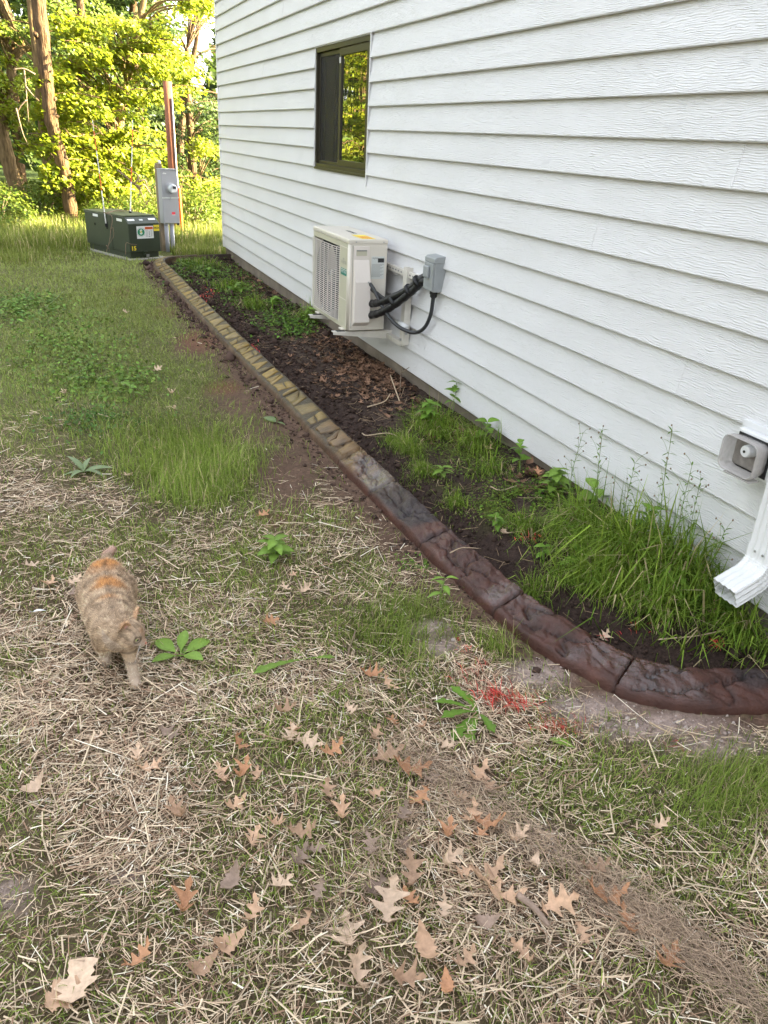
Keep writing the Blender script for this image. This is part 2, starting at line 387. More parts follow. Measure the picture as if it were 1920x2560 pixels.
# ------------------------------------------------------------------ house
def siding_material():
    m = bpy.data.materials.new('embossed siding'); m.use_nodes = True; N, L = NT(m); b = N['Principled BSDF']
    geo = N.new('ShaderNodeNewGeometry'); oi = N.new('ShaderNodeObjectInfo')
    off = N.new('ShaderNodeVectorMath'); off.operation = 'MULTIPLY_ADD'
    cb = N.new('ShaderNodeCombineXYZ'); L.new(oi.outputs['Random'], cb.inputs[1]); L.new(oi.outputs['Random'], cb.inputs[2])
    L.new(cb.outputs[0], off.inputs[0]); off.inputs[1].default_value = (0, 37, 11); L.new(geo.outputs['Position'], off.inputs[2])
    # long wandering grain lines
    mp0 = N.new('ShaderNodeMapping'); mp0.inputs['Scale'].default_value = (1, 4.5, 10); L.new(off.outputs[0], mp0.inputs[0])
    n0 = N.new('ShaderNodeTexNoise'); n0.inputs['Scale'].default_value = 1.6; n0.inputs['Detail'].default_value = 3; L.new(mp0.outputs[0], n0.inputs[0])
    sz = N.new('ShaderNodeSeparateXYZ'); L.new(off.outputs[0], sz.inputs[0])
    ma = N.new('ShaderNodeMath'); ma.operation = 'MULTIPLY_ADD'; L.new(n0.outputs[0], ma.inputs[0]); ma.inputs[1].default_value = .040; L.new(sz.outputs[2], ma.inputs[2])
    mb = N.new('ShaderNodeMath'); mb.operation = 'MULTIPLY'; L.new(ma.outputs[0], mb.inputs[0]); mb.inputs[1].default_value = 125*2*math.pi
    sn = N.new('ShaderNodeMath'); sn.operation = 'SINE'; L.new(mb.outputs[0], sn.inputs[0])
    mp1 = N.new('ShaderNodeMapping'); mp1.inputs['Scale'].default_value = (1, 9, 70); L.new(off.outputs[0], mp1.inputs[0])
    n1 = N.new('ShaderNodeTexNoise'); n1.inputs['Scale'].default_value = 2.2; n1.inputs['Detail'].default_value = 4; L.new(mp1.outputs[0], n1.inputs[0])
    mr1 = N.new('ShaderNodeMapRange'); L.new(n1.outputs[0], mr1.inputs[0]); mr1.inputs[1].default_value = .35; mr1.inputs[2].default_value = .65
    mc = N.new('ShaderNodeMath'); mc.operation = 'MULTIPLY'; L.new(sn.outputs[0], mc.inputs[0]); L.new(mr1.outputs[0], mc.inputs[1])
    md = N.new('ShaderNodeMath'); md.operation = 'ADD'; L.new(mc.outputs[0], md.inputs[0]); L.new(mr1.outputs[0], md.inputs[1])
    bp = N.new('ShaderNodeBump'); bp.inputs['Strength'].default_value = 1.0; bp.inputs['Distance'].default_value = .0010; L.new(md.outputs[0], bp.inputs['Height'])
    L.new(bp.outputs[0], b.inputs['Normal'])
    n2 = N.new('ShaderNodeTexNoise'); n2.inputs['Scale'].default_value = 1.7; n2.inputs['Detail'].default_value = 6; L.new(off.outputs[0], n2.inputs[0])
    rp = N.new('ShaderNodeValToRGB'); rp.color_ramp.elements[0].position = .3; rp.color_ramp.elements[1].position = .7
    rp.color_ramp.elements[0].color = (.635, .63, .635, 1); rp.color_ramp.elements[1].color = (.675, .67, .68, 1)
    L.new(n2.outputs[0], rp.inputs[0])
    # faint specks and splash dirt
    v = N.new('ShaderNodeTexVoronoi'); v.inputs['Scale'].default_value = 9; L.new(off.outputs[0], v.inputs[0])
    sp = N.new('ShaderNodeMapRange'); L.new(v.outputs['Distance'], sp.inputs[0]); sp.inputs[1].default_value = .012; sp.inputs[2].default_value = .03; sp.inputs[3].default_value = .45; sp.inputs[4].default_value = 1
    dz = N.new('ShaderNodeMapRange'); sw = N.new('ShaderNodeSeparateXYZ'); L.new(geo.outputs['Position'], sw.inputs[0])
    L.new(sw.outputs[2], dz.inputs[0]); dz.inputs[1].default_value = .1; dz.inputs[2].default_value = .42; dz.inputs[3].default_value = .80; dz.inputs[4].default_value = 1
    nd = N.new('ShaderNodeMath'); nd.operation = 'MULTIPLY'; L.new(sp.outputs[0], nd.inputs[0]); L.new(dz.outputs[0], nd.inputs[1])
    mx = N.new('ShaderNodeMix'); mx.data_type = 'RGBA'; L.new(nd.outputs[0], mx.inputs[0]); mx.inputs[6].default_value = (.25, .21, .15, 1); L.new(rp.outputs[0], mx.inputs[7])
    L.new(mx.outputs[2], b.inputs['Base Color']); b.inputs['Roughness'].default_value = .5; b.inputs['Specular IOR Level'].default_value = .35
    return m
M['siding'] = siding_material()
WY0, WY1 = 5.958, 7.262            # window opening along the wall
WZ0, WZ1 = ZB+8*EXP, ZB+14*EXP
YN = -7.0                          # near end of the house
def house():
    h = thing('house', 'house wall of white wood-grain lap siding with one bronze window', 'house', (D+3.5, (YC+YN)/2, 0))
    r = random.Random(3)
    LIP = .027
    def board(k, y0, y1, dx=0.0):
        z = ZB+k*EXP; z1 = z+EXP+.012
        f = D-LIP-dx; g = D-.0015-dx; bk = D+.004
        # a lap with a small rolled lower lip
        prof = [(f+.004, z-.0005), (f, z+.004), (f+.0005, z+.010), (g, z1), (bk, z1), (bk, z+.001)]
        b = MB(); b.prism([(x, y0, zz) for x, zz in prof], (0, y1-y0, 0)); b.build('siding_board', M['siding'], h)
    joints = {9: [2.30], 7: [3.05, 8.6], 4: [2.35], 2: [7.7], 1: [2.9], 13: [9.1], 16: [8.3], 3: [10.2]}
    for k in range(0, 23):
        segs = [(YN, WY0-.013), (WY1+.006, YC)] if 8 <= k <= 13 else [(YN, YC)]
        for a, b in segs:
            js = [q for q in joints.get(k, []) if a+.3 < q < b-.3]
            cur = a; dx = 0.0
            for q in sorted(js):
                board(k, cur, q+.02, dx); cur = q; dx = .0016
            board(k, cur, b, dx)
    # what carries the boards, the rest of the house out of sight
    ztop = ZB+23*EXP; zr = 4.75
    fz = MB().box((D+.012, YN, -.4), (D+.25, YC-.004, ZB+.012)); fz.build('foundation', M['foundation'], h)
    b = MB()
    b.box((D+.006, YN, ZB+.013), (D+.10, WY0, ztop)); b.box((D+.006, WY1, ZB+.013), (D+.10, YC-.03, ztop))
    b.box((D+.006, WY0, ZB+.013), (D+.10, WY1, WZ0)); b.box((D+.006, WY0, WZ1), (D+.10, WY1, ztop))
    b.build('wall_sheathing', M['trim'], h)
    MB().box((D-.004, YN, ztop+.008), (D+.10, YC, zr)).build('upper_wall', M['siding'], h)
    XE = D+6.6
    MB().box((D+.102, YC-.10, -.3), (XE, YC-.002, zr-.002)).build('rear_wall', M['siding'], h)
    MB().box((XE-.1, YN+.11, -.3), (XE+.002, YC-.102, zr-.004)).build('side_wall', M['siding'], h)
    MB().box((D+.104, YN, -.3), (XE-.002, YN+.1, zr-.006)).build('front_wall', M['siding'], h)
    mid = (D+XE)/2
    rf = MB().prism([(D-.35, YN-.3, zr), (mid, YN-.3, zr+1.4), (XE+.35, YN-.3, zr), (XE+.35, YN-.3, zr+.12), (mid, YN-.3, zr+1.55), (D-.35, YN-.3, zr+.12)], (0, YC-YN+.6, 0))
    rf.build('roof', mat('roof shingle', (.10, .09, .085), .9, var=.3, vscale=12), h)
    # white corner strip; the shaded house side put into the return's grey colour
    c = MB().box((D-.022, YC-.012, ZB-.012), (D-.003, YC+.030, zr)); co = c.build('corner_post', M['trim'], h, .002)
    MB().box((D-.003, YC+.002, ZB-.012), (D+.09, YC+.028, zr)).build('corner_return', M['meter'], co)
    # window
    w = MB(); fx0, fx1 = D-.014, D+.05; fw = .036
    y0, y1, z0, z1 = WY0+.008, WY1, WZ0-.004, WZ1-.006
    w.box((fx0, y0, z0), (fx1, y1, z0+fw)); w.box((fx0, y0, z1-fw), (fx1, y1, z1))
    w.box((fx0, y0, z0+fw), (fx1, y0+fw, z1-fw)); w.box((fx0, y1-fw*.7, z0+fw), (fx1, y1, z1-fw))
    win = w.build('window', M['bronze'], h, .002)
    MB().box((fx0-.010, y0-.004, z0-.012), (fx0+.006, y1-.002, z0+.006)).build('window_sill', M['bronze'], win, .002)
    ms = 6.665                     # meeting stile
    s = MB(); sx0, sx1 = D-.006, D+.022
    ya, yb, za, zb = y0+fw+.002, ms, z0+fw+.002, z1-fw-.002
    st = .048
    s.box((sx0, ya, za), (sx1, yb, za+.045)); s.box((sx0, ya, zb-.052), (sx1, yb, zb))
    s.box((sx0, ya, za+.045), (sx1, ya+st, zb-.052)); s.box((sx0, yb-.042, za+.045), (sx1, yb, zb-.052))
    sash = s.build('sash_frame', M['bronze'], win, .002)
    gm = bpy.data.materials.new('window glass'); gm.use_nodes = True; N, L = NT(gm); b = N['Principled BSDF']
    b.inputs['Base Color'].default_value = (.006, .007, .005, 1); b.inputs['Roughness'].default_value = .012; b.inputs['IOR'].default_value = 2.5; b.inputs['Specular IOR Level'].default_value = 1.0
    nz = N.new('ShaderNodeTexNoise'); nz.inputs['Scale'].default_value = 3.0; nz.inputs['Detail'].default_value = 1
    bp = N.new('ShaderNodeBump'); bp.inputs['Distance'].default_value = .004; bp.inputs['Strength'].default_value = .35; L.new(nz.outputs[0], bp.inputs['Height']); L.new(bp.outputs[0], b.inputs['Normal'])
    MB().box((D+.006, ya+st-.004, za+.041), (D+.012, yb-.038, zb-.048)).build('pane', gm, win)
    MB().box((D-.012, yb-.03, z1-.14), (D-.006, yb-.015, z1-.10)).build('latch', M['rodw'], win)
    # far half: insect screen over the inner sash
    s = MB(); xa, xb = D+.012, D+.024; yc, yd = ms+.002, y1-fw*.7-.002
    s.box((xa, yc, za), (xb, yd, za+.022)); s.box((xa, yc, zb-.03), (xb, yd, zb)); s.box((xa, yd-.02, za+.022), (xb, yd, zb-.03)); s.box((xa, yc, za+.022), (xb, yc+.02, zb-.03))
    s.build('screen_frame', M['bronze'], win, .0015)
    sm = mat('insect screen', (.016, .014, .013), .55, var=.2, vscale=60, spec=.25)
    N, L = NT(sm); tr = N.new('ShaderNodeBsdfTransparent'); mxs = N.new('ShaderNodeMixShader'); mxs.inputs[0].default_value = .68
    L.new(tr.outputs[0], mxs.inputs[1]); L.new(N['Principled BSDF'].outputs[0], mxs.inputs[2]); L.new(mxs.outputs[0], N['Material Output'].inputs[0])
    MB().box((D+.016, yc+.018, za+.02), (D+.0175, yd-.018, zb-.028)).build('insect_screen', sm, win)
    MB().box((D+.040, yc, za), (D+.046, yd, zb)).build('inner_pane', gm, win)
    MB().box((D+.030, yc+.18, za+.02), (D+.038, yc+.215, zb-.02)).build('inner_stile', M['bronze'], win)
    MB().box((D+.052, y0, z0), (D+.06, y1, z1)).build('black_backing', M['dark'], win)  # black sheet stands in for the unlit room behind the glass
    # thin white channel that holds the cut boards at the near side of the window
    j = MB(); j.box((D-.026, WY0-.013, WZ0-.075), (D-.001, WY0-.008, WZ1+.012)); j.box((D-.026, WY0-.022, WZ0-.075), (D-.0225, WY0-.014, WZ1+.012))
    j.build('window_trim', M['trim'], h)
    MB().box((D-.020, WY1+.001, WZ0), (D-.002, WY1+.005, WZ1)).build('window_trim', M['trim'], h)
    MB().box((D-.019, WY0-.008, WZ1-.005), (D-.001, WY1+.004, WZ1+.004)).build('window_trim', M['trim'], h)
house()

# ------------------------------------------------------------------ kerb of stamped concrete
def ztop(u): return .0395+(np.asarray(u)-.022)*.365-.006*np.exp(-((np.asarray(u)-.134)/.012)**2)
def kerb():
    k = thing('stamped_kerb', 'brown stamped concrete landscape kerb curving along the planting bed', 'kerb', (1.3, 4.0, 0))
    joints_y = [10.9, 10.2, 9.5, 8.8, 8.1, 7.4, 6.75, 6.1, 5.45, 4.85, 4.27, 3.72, 3.28, 2.72, 2.14, 1.62]
    cuts = [0.0, .55]+[s_at_y(y) for y in joints_y]+[SLEN-.12]
    cuts = sorted(set(cuts)); rr = random.Random(5)
    prof = np.array([(-.010,-.06),(-.005,-.01),(.0,.008),(.003,.020),(.008,.029),(.015,.036)]+[(u, ztop(u)) for u in np.linspace(.022, .134, 32)]+[(.140,.0765),(.145,.068),(.148,.040),(.150,0),(.151,-.06)])
    m = bpy.data.materials.new('stamped concrete'); m.use_nodes = True; N, L = NT(m); b = N['Principled BSDF']
    a = N.new('ShaderNodeAttribute'); a.attribute_name = 'Col'; wt = N.new('ShaderNodeAttribute'); wt.attribute_name = 'Wet'
    n = N.new('ShaderNodeTexNoise'); n.inputs['Scale'].default_value = 14; n.inputs['Detail'].default_value = 6
    geo = N.new('ShaderNodeNewGeometry'); L.new(geo.outputs['Position'], n.inputs['Vector'])
    mr = N.new('ShaderNodeMapRange'); L.new(n.outputs[0], mr.inputs[0]); mr.inputs[1].default_value = .3; mr.inputs[2].default_value = .7; mr.inputs[3].default_value = .6; mr.inputs[4].default_value = 1.35
    mx = N.new('ShaderNodeMix'); mx.data_type = 'RGBA'; mx.blend_type = 'MULTIPLY'; mx.inputs[0].default_value = 1; L.new(a.outputs['Color'], mx.inputs[6]); L.new(mr.outputs[0], mx.inputs[7])
    L.new(mx.outputs[2], b.inputs['Base Color'])
    n2 = N.new('ShaderNodeTexNoise'); n2.inputs['Scale'].default_value = 26; n2.inputs['Detail'].default_value = 5; L.new(geo.outputs['Position'], n2.inputs['Vector'])
    ro = N.new('ShaderNodeMath'); ro.operation = 'MULTIPLY_ADD'; L.new(wt.outputs['Fac'], ro.inputs[0]); ro.inputs[1].default_value = -.46; ro.inputs[2].default_value = .52
    r2 = N.new('ShaderNodeMath'); r2.operation = 'MULTIPLY_ADD'; L.new(n2.outputs[0], r2.inputs[0]); r2.inputs[1].default_value = .22; L.new(ro.outputs[0], r2.inputs[2])
    r3 = N.new('ShaderNodeMath'); r3.operation = 'SUBTRACT'; L.new(r2.outputs[0], r3.inputs[0]); r3.inputs[1].default_value = .10; L.new(r3.outputs[0], b.inputs['Roughness'])
    n3 = N.new('ShaderNodeTexNoise'); n3.inputs['Scale'].default_value = 75; n3.inputs['Detail'].default_value = 7; n3.inputs['Roughness'].default_value = .6; L.new(geo.outputs['Position'], n3.inputs['Vector'])
    bp = N.new('ShaderNodeBump'); bp.inputs['Distance'].default_value = .0045; bp.inputs['Strength'].default_value = 1; L.new(n3.outputs[0], bp.inputs['Height']); L.new(bp.outputs[0], b.inputs['Normal'])
    cw = N.new('ShaderNodeMath'); cw.operation = 'POWER'; L.new(wt.outputs['Fac'], cw.inputs[0]); cw.inputs[1].default_value = 3.0; L.new(cw.outputs[0], b.inputs['Coat Weight']); b.inputs['Coat Roughness'].default_value = .05; b.inputs['Specular IOR Level'].default_value = .35; L.new(bp.outputs[0], b.inputs['Coat Normal'])
    M['kerb'] = m
    for i in range(len(cuts)-1):
        s0, s1 = cuts[i], cuts[i+1]; ym = float(path((s0+s1)/2)[1]); near = ym < 4.4
        step = .007 if ym < 3 else .011 if ym < 5 else .03
        ns = max(8, int((s1-s0)/step)); S = np.linspace(s0+.0005, s1-.0005, ns)
        px, py, nx, ny = path(S)
        U, SS = np.meshgrid(prof[:, 0], S); Zp = np.tile(prof[:, 1], (ns, 1))
        topw = sstep(.002, .020, U)*(1-sstep(.138, .15, U))
        side = 1-topw
        # relief: stamped faces, cracks between them, tooled joint at both ends
        e = np.minimum(SS-s0, s1-SS)
        grv = .011*np.exp(-(e/.0045)**2) + .0012*np.exp(-(e/.02)**2)
        near_f = 1-sstep(3.8, 4.6, ym)
        rid = 1-np.abs(2*fbm(SS*7+i*5+.8*U*10, U*9, 47, 4)-1)
        h = near_f*(.012*(fbm(SS*9+i*7, U*14, 41, 3)-.5)+.008*(fbm(SS*30, U*40, 43, 3)-.5)-.006*sstep(.80, .97, rid)) + .003*(fbm(SS*40, U*50, 45, 3)-.5)
        crack = np.zeros_like(U)
        nc = 3 if near else 0
        for c in range(nc):
            t = np.linspace(0, 1, 26)
            if c == 0: cs = s0+(s1-s0)*(.08+.75*t); cu = .045+.055*t+.02*np.sin(5*t+i)
            elif c == 1: cs = s0+(s1-s0)*(.55+.12*t*rr.choice((-1, 1))+.04*np.sin(9*t)); cu = .01+.13*t
            else: cs = s0+(s1-s0)*(.25+.10*np.sin(4*t+i)); cu = .07+.075*t
            cs = cs+.022*(fbm(t*5+c*9, t*0+i, 61, 3)-.5)*2; cu = cu+.018*(fbm(t*6, t*0+c*5+i, 63, 3)-.5)*2
            dd = np.sqrt(((U[..., None]-cu)**2+(SS[..., None]-cs)**2).min(-1))
            wv = .5+fbm(SS*20, U*20, 66, 2)
            crack = np.maximum(crack, np.exp(-(dd/(.0055*wv))**2)+.3*np.exp(-(dd/.016)**2))
        h = h-.013*crack
        fx = np.where(U < .03, 1, 0)*.0
        Zt = Zp+(h-grv)*topw - side*0
        inset = grv*.35*side + .004*(fbm(SS*11, U*3, 71, 3)-.5)*side*(U < .05)
        X = px[:, None]+(U+inset*np.where(U < .07, 1, -1))*nx[:, None]; Y = py[:, None]+(U+inset*np.where(U < .07, 1, -1))*ny[:, None]
        # pigment
        q = fbm(X*5, Y*5, 81, 4); q2 = fbm(X*2.1+3, Y*2.1, 83, 3)
        brown = np.array([.066, .026, .018])[None, None]*(.75+.5*q)[..., None]
        char = sstep(.52, .62, fbm(X*3.3+9, Y*3.3, 87, 3))[..., None]*.8*topw[..., None]
        c = brown*(1-char)+np.array([.026, .021, .022])*char
        c = c*(1-.55*np.clip(crack, 0, 1)[..., None])*(1-.45*np.exp(-(e/.010)**2)[..., None])
        yk = sstep(3.4, 4.3, Y)[..., None]
        farc = np.array([.085, .058, .030])[None, None]*(.7+.6*q)[..., None]*topw[..., None]*.55+np.array([.115, .068, .040])*side[..., None]*(.6+.6*q[..., None])
        ochre = sstep(.46, .6, q2)[..., None]*sstep(3.0, 3.7, Y)[..., None]*.6*topw[..., None]
        c = c*(1-ochre)+np.array([.20, .115, .035])*ochre
        c = c*(1-yk)+farc*yk
        arm = (1-sstep(.3, .62, SS))[..., None]; c = c*(1-arm)+np.array([.05, .033, .026])*arm
        wet = (sstep(.46, .60, fbm(X*4.2, Y*4.2+3, 91, 3))*.70+.22)*(1-.75*sstep(3.3, 4.6, Y))*topw
        npf = prof.shape[0]; V = np.stack([X, Y, Zt], -1).reshape(-1, 3)
        ii = (np.arange(ns-1)[:, None]*npf+np.arange(npf-1)[None]).ravel()
        F = np.stack([ii, ii+npf, ii+npf+1, ii+1], 1)
        caps = [tuple(range(npf)), tuple(range((ns-1)*npf, ns*npf))[::-1]]
        sec = onp('kerb_section', V, F, m, k, c.reshape(-1, 3), True, {'Wet': wet.ravel()})
        if ym > 3.7 and s0 >= .5:
            stones(sec, s0, s1, rr, ym)
def stones(sec, s0, s1, rr, ym):
    # stamped stone faces: polygons across the kerb top, standing a little proud of the dark joints
    lo, hi = .020, .134
    if not 'ochre' in M: M['ochre'] = mat('ochre stamped stone', attr=True, rough=.5, var=.5, vscale=11, bump=.004, bscale=60, spec=.5)
    cur = s0+.012; slant = rr.uniform(-.05, .05)
    while cur < s1-.05:
        ln = min(rr.uniform(.13, .24), s1-.012-cur)
        if s1-.012-(cur+ln) < .06: ln = s1-.012-cur
        nsl = rr.uniform(.02, .07)*rr.choice((-1, 1)) if cur+ln < s1-.03 else 0
        a0, a1 = cur+max(0, slant), cur+max(0, -slant)
        b0, b1 = cur+ln-max(0, nsl), cur+ln-max(0, -nsl)
        quad = [(a0, lo), (b0, lo), (b1, hi), (a1, hi)]
        kind = rr.random()
        polys = [quad]
        if kind < .55 and ln > .11:
            m0 = lo+(hi-lo)*rr.uniform(.35, .65)
            if rr.random() < .5:
                tm = rr.uniform(.3, .7); sm = a0+(b0-a0)*tm
                polys = [[(a0, lo), (sm, lo), (sm+.01, m0), (a1, hi)], [(sm, lo), (b0, lo), (b1, hi), (a1, hi), (sm+.01, m0)]]
            else:
                polys = [[(a0, lo), (b0, lo), ((b0+b1)/2, m0), ((a0+a1)/2, m0+.012)], [((a0+a1)/2, m0+.012), ((b0+b1)/2, m0), (b1, hi), (a1, hi)]]
        for P in polys:
            P = np.array(P); c0 = P.mean(0)
            # subdivide and roughen the outline
            Q = []
            for j in range(len(P)):
                p, q = P[j], P[(j+1) % len(P)]
                for t in (0, .5): Q.append(p+(q-p)*t+np.array([rr.uniform(-.006, .006), rr.uniform(-.004, .004)]))
            Q = np.array(Q); Q = c0+(Q-c0)*(1-.0055/np.maximum(np.linalg.norm(Q-c0, axis=1), .012))[:, None]
            rings = []; h0 = rr.uniform(.004, .0075)
            for f, z in ((1.0, -.008), (.965, h0*.6), (.86, .001+h0)):
                R = c0+(Q-c0)*f; x, y, nx, ny = path(R[:, 0]); zz = z+ztop(R[:, 1])
                rings.append(np.stack([x+R[:, 1]*nx, y+R[:, 1]*ny, zz+np.array([rr.uniform(-.0014, .0014) for _ in R])], 1))
            x, y, nx, ny = path(c0[0]); top = np.array([[x+c0[1]*nx, y+c0[1]*ny, float(ztop(c0[1]))+.001+h0+rr.uniform(-.001, .0025)]])
            n = len(Q); V = np.vstack(rings+[top]); F = []
            for r_ in range(2):
                for j in range(n):
                    F.append((r_*n+j, r_*n+(j+1) % n, (r_+1)*n+(j+1) % n)); F.append((r_*n+j, (r_+1)*n+(j+1) % n, (r_+1)*n+j))
            for j in range(n): F.append((2*n+j, 2*n+(j+1) % n, 3*n))
            t = rr.random(); mixn = float(sstep(3.6, 4.6, ym))
            base = np.array([.250, .158, .032])*(1-t)+np.array([.175, .122, .045])*t
            base = base*mixn+np.array([.14, .075, .042])*(1-mixn); base *= rr.uniform(.62, 1.0)
            cc = np.tile(base, (len(V), 1)); cc[:n] *= .3
            onp('stamped_stone', V, F, M['ochre'], sec, cc, False)
        cur += ln; slant = nsl
kerb()

# ------------------------------------------------------------------ heat pump on its wall bracket
AX0, AX1, AY0, AY1, AZ0, AZ1 = 1.868, 2.150, 5.250, 6.075, .368, .985
def heat_pump():
    t = thing('heat_pump', 'cream outdoor heat pump unit mounted on the white siding', 'heat pump', ((AX0+AX1)/2, (AY0+AY1)/2, AZ0))
    # shell with an opening for the fan: sides, back, floor
    b = MB(); w = .012
    b.box((AX0+.014, AY0, AZ0+.012), (AX1, AY0+w, AZ1-.03)); b.box((AX0+.014, AY1-w, AZ0+.012), (AX1, AY1, AZ1-.03))
    b.box((AX1-w, AY0+w, AZ0+.012), (AX1-.001, AY1-w, AZ1-.03)); b.box((AX0+.014, AY0, AZ0), (AX1, AY1, AZ0+.012))
    body = b.build('casing', M['ac'], t, .003)
    # rolled front corner on the service side
    MB().tube([(AX0+.016, AY0+.016, AZ0+.004), (AX0+.016, AY0+.016, AZ1-.03)], .0158, 16).build('corner_roll', M['ac'], body, smooth=True)
    lid = MB().box((AX0-.002, AY0-.003, AZ1-.034), (AX1+.004, AY1+.003, AZ1)).build('top_panel', M['ac'], t, .010, seg=3)
    FY = 5.452                    # between the grille and the plain panel
    f = MB(); f.box((AX0+.002, AY0+.017, AZ0), (AX0+.0138, FY, AZ1-.034)); f.build('front_panel', M['ac2'], t, .003)
    g = MB()
    for z in (AZ0+.205, AZ0+.405): g.box((AX0+.0005, AY0+.03, z-.002), (AX0+.003, FY-.004, z+.002))
    g.box((AX0+.0005, AY0+.028, AZ0+.03), (AX0+.003, AY0+.033, AZ1-.06)); g.box((AX0+.0005, FY-.012, AZ0+.03), (AX0+.003, FY-.008, AZ1-.06))
    g.box((AX0+.0005, AY0+.033, AZ1-.064), (AX0+.003, FY-.012, AZ1-.06))
    g.build('panel_rib', M['acw'], t)
    fr = MB(); y1 = AY1-.002
    fr.box((AX0+.002, FY+.001, AZ0), (AX0+.0135, y1, AZ0+.030)); fr.box((AX0+.002, FY+.001, AZ1-.070), (AX0+.0135, y1, AZ1-.034)); fr.box((AX0+.002, y1-.02, AZ0+.030), (AX0+.0135, y1, AZ1-.070))
    fr.build('grille_surround', M['ac2'], t, .002)
    # fan shroud (a ring wall) and fan
    cy, cz, R = (FY+y1)/2+.0, (AZ0+AZ1)/2-.015, .235
    MB().box((AX0+.19, FY+.005, AZ0+.02), (AX0+.20, y1-.015, AZ1-.045)).build('coil', M['dark'], t)
    sh = MB(); n = 40; V = []; F = []
    for x, r in ((AX0+.012, R+.028), (AX0+.022, R+.012), (AX0+.09, R+.008)):
        for k in range(n):
            q = 2*math.pi*k/n; V.append((x, cy+r*math.cos(q), cz+r*math.sin(q)))
    for i in range(2):
        for k in range(n): F.append((i*n+k, i*n+(k+1) % n, (i+1)*n+(k+1) % n, (i+1)*n+k))
    sh.add(V, F); sh.build('fan_shroud', M['dark'], t, smooth=True)
    fan = MB().lathe((AX0+.045, cy, cz), (1, 0, 0), [(0, .01), (.003, .045), (.03, .05), (.06, .05)], 20).build('fan_hub', M['greyink'], t, smooth=True)
    for q0 in (0.3, 0.3+2.094, .3+4.189):
        V = []; F = []
        for i in range(7):
            r = .045+(R-.055)*i/6
            for j in range(7):
                q = q0+(-.55+1.1*j/6)*(1-.15*i/6)+.25*i/6
                V.append((AX0+.075-.045*j/6, cy+r*math.cos(q), cz+r*math.sin(q)))
        for i in range(6):
            for j in range(6): F.append((i*7+j, i*7+j+1, i*7+j+8, i*7+j+7))
        b = MB().add(V, F).build('fan_blade', M['fan'], fan, smooth=True)
        m = b.modifiers.new('s', 'SOLIDIFY'); m.thickness = .004
    # wire grille: hooked horizontal wires and bowed uprights
    gr = MB(); nw = 36
    for i in range(nw):
        z = AZ0+.035+(AZ1-AZ0-.115)*i/(nw-1); pts = []
        for t_ in np.linspace(0, 1, 9):
            y = FY+.006+(y1-FY-.014)*t_; bow = .020*(1-abs(2*t_-1)**6)
            pts.append((AX0+.006-bow, y, z))
        gr.tube(pts, .0028, 5)
    for y in np.linspace(FY+.03, y1-.03, 7):
        gr.tube([(AX0-.011, y, AZ0+.035), (AX0-.011, y, AZ1-.078)], .0024, 4)
    gr.build('fan_grille', M['acw'], t)
    # sloping valve cover with finger grip
    cx0, cx1 = AX0+.035, AX0+.150
    z_lo, z_hi = AZ0+.030, AZ1-.045; zb = AZ0+.34
    P = [(AY0, z_lo+.0), (AY0-.052, z_lo+.035), (AY0-.052, zb), (AY0-.006, z_hi-.09), (AY0-.006, z_hi), (AY0, z_hi)]
    vc = MB().prism([(cx0, y, z) for y, z in P], (cx1-cx0, 0, 0)).build('valve_cover', M['acw'], t, .006, seg=3)
    MB().box((cx0+.018, AY0-.0085, z_hi-.062), (cx1-.020, AY0-.0062, z_hi-.022)).build('finger_grip', M['ac2'], vc, .001)
    MB().box((cx0+.020, AY0-.0105, z_hi-.032), (cx1-.022, AY0-.0087, z_hi-.024)).build('grip_painted_shadow', M['greyink'], vc)  # dark strip drawn as the shade under the grip's upper edge
    MB().lathe((cx1-.018, AY0-.051, zb-.0), (0, -1, 0), [(0, .006), (.004, .006)], 10).build('screw', M['steel'], vc)
    MB().box((cx0-.006, AY0-.0012, AZ0+.015), (cx0-.0035, AY0+.001, AZ1-.04)).build('panel_seam', M['greyink'], t)
    # marks and labels
    text('maker_lettering', 'FUJITSU', .030, (AX0+.0018, (AY0+FY)/2, AZ1-.165), (0, -1, 0), (0, 0, 1), M['greyink'], t)
    text('maker_emblem', '∞', .030, (AX0+.0018, (AY0+FY)/2+.008, AZ1-.142), (0, -1, 0), (0, 0, 1), M['greyink'], t)
    bd = MB().box((AX0+.0008, (AY0+FY)/2-.062, AZ1-.250), (AX0+.0022, (AY0+FY)/2+.062, AZ1-.205)).build('badge', M['teal'], t)
    text('badge_lettering', 'AIRSTAGE', .026, (AX0+.0006, (AY0+FY)/2, AZ1-.2275), (0, -1, 0), (0, 0, 1), M['stickw'], bd)
    lx0, lx1, lz0, lz1 = AX1-.115, AX1-.018, AZ1-.262, AZ1-.112
    lb = MB().box((lx0, AY0-.0018, lz0), (lx1, AY0-.0004, lz1)).build('rating_label', M['labelgrey'], t)
    MB().box((lx1-.050, AY0-.0026, lz1-.040), (lx1-.004, AY0-.0019, lz1-.012)).build('label_block', M['ink'], lb)
    text('label_lettering', 'FUJITSU', .012, (lx0+.028, AY0-.0019, lz1-.012), (1, 0, 0), (0, 0, 1), M['ink'], lb)
    ln = MB()
    for i in range(12):
        z = lz1-.052-.0075*i; ln.box((lx0+.004, AY0-.0026, z-.0011), (lx1-.006-(i % 3)*.012, AY0-.0019, z+.0011))
    ln.build('label_print', M['greyink'], lb)
    ys = MB().box((AX0+.10, AY0+.02, AZ1+.0004), (AX0+.20, AY0+.24, AZ1+.0018)).build('caution_sticker', M['sticky'], t)
    pr = MB()
    for i in range(5): pr.box((AX0+.112+.016*i, AY0+.035, AZ1+.002), (AX0+.118+.016*i, AY0+.15, AZ1+.0026))
    pr.build('sticker_print', M['orange'], ys)
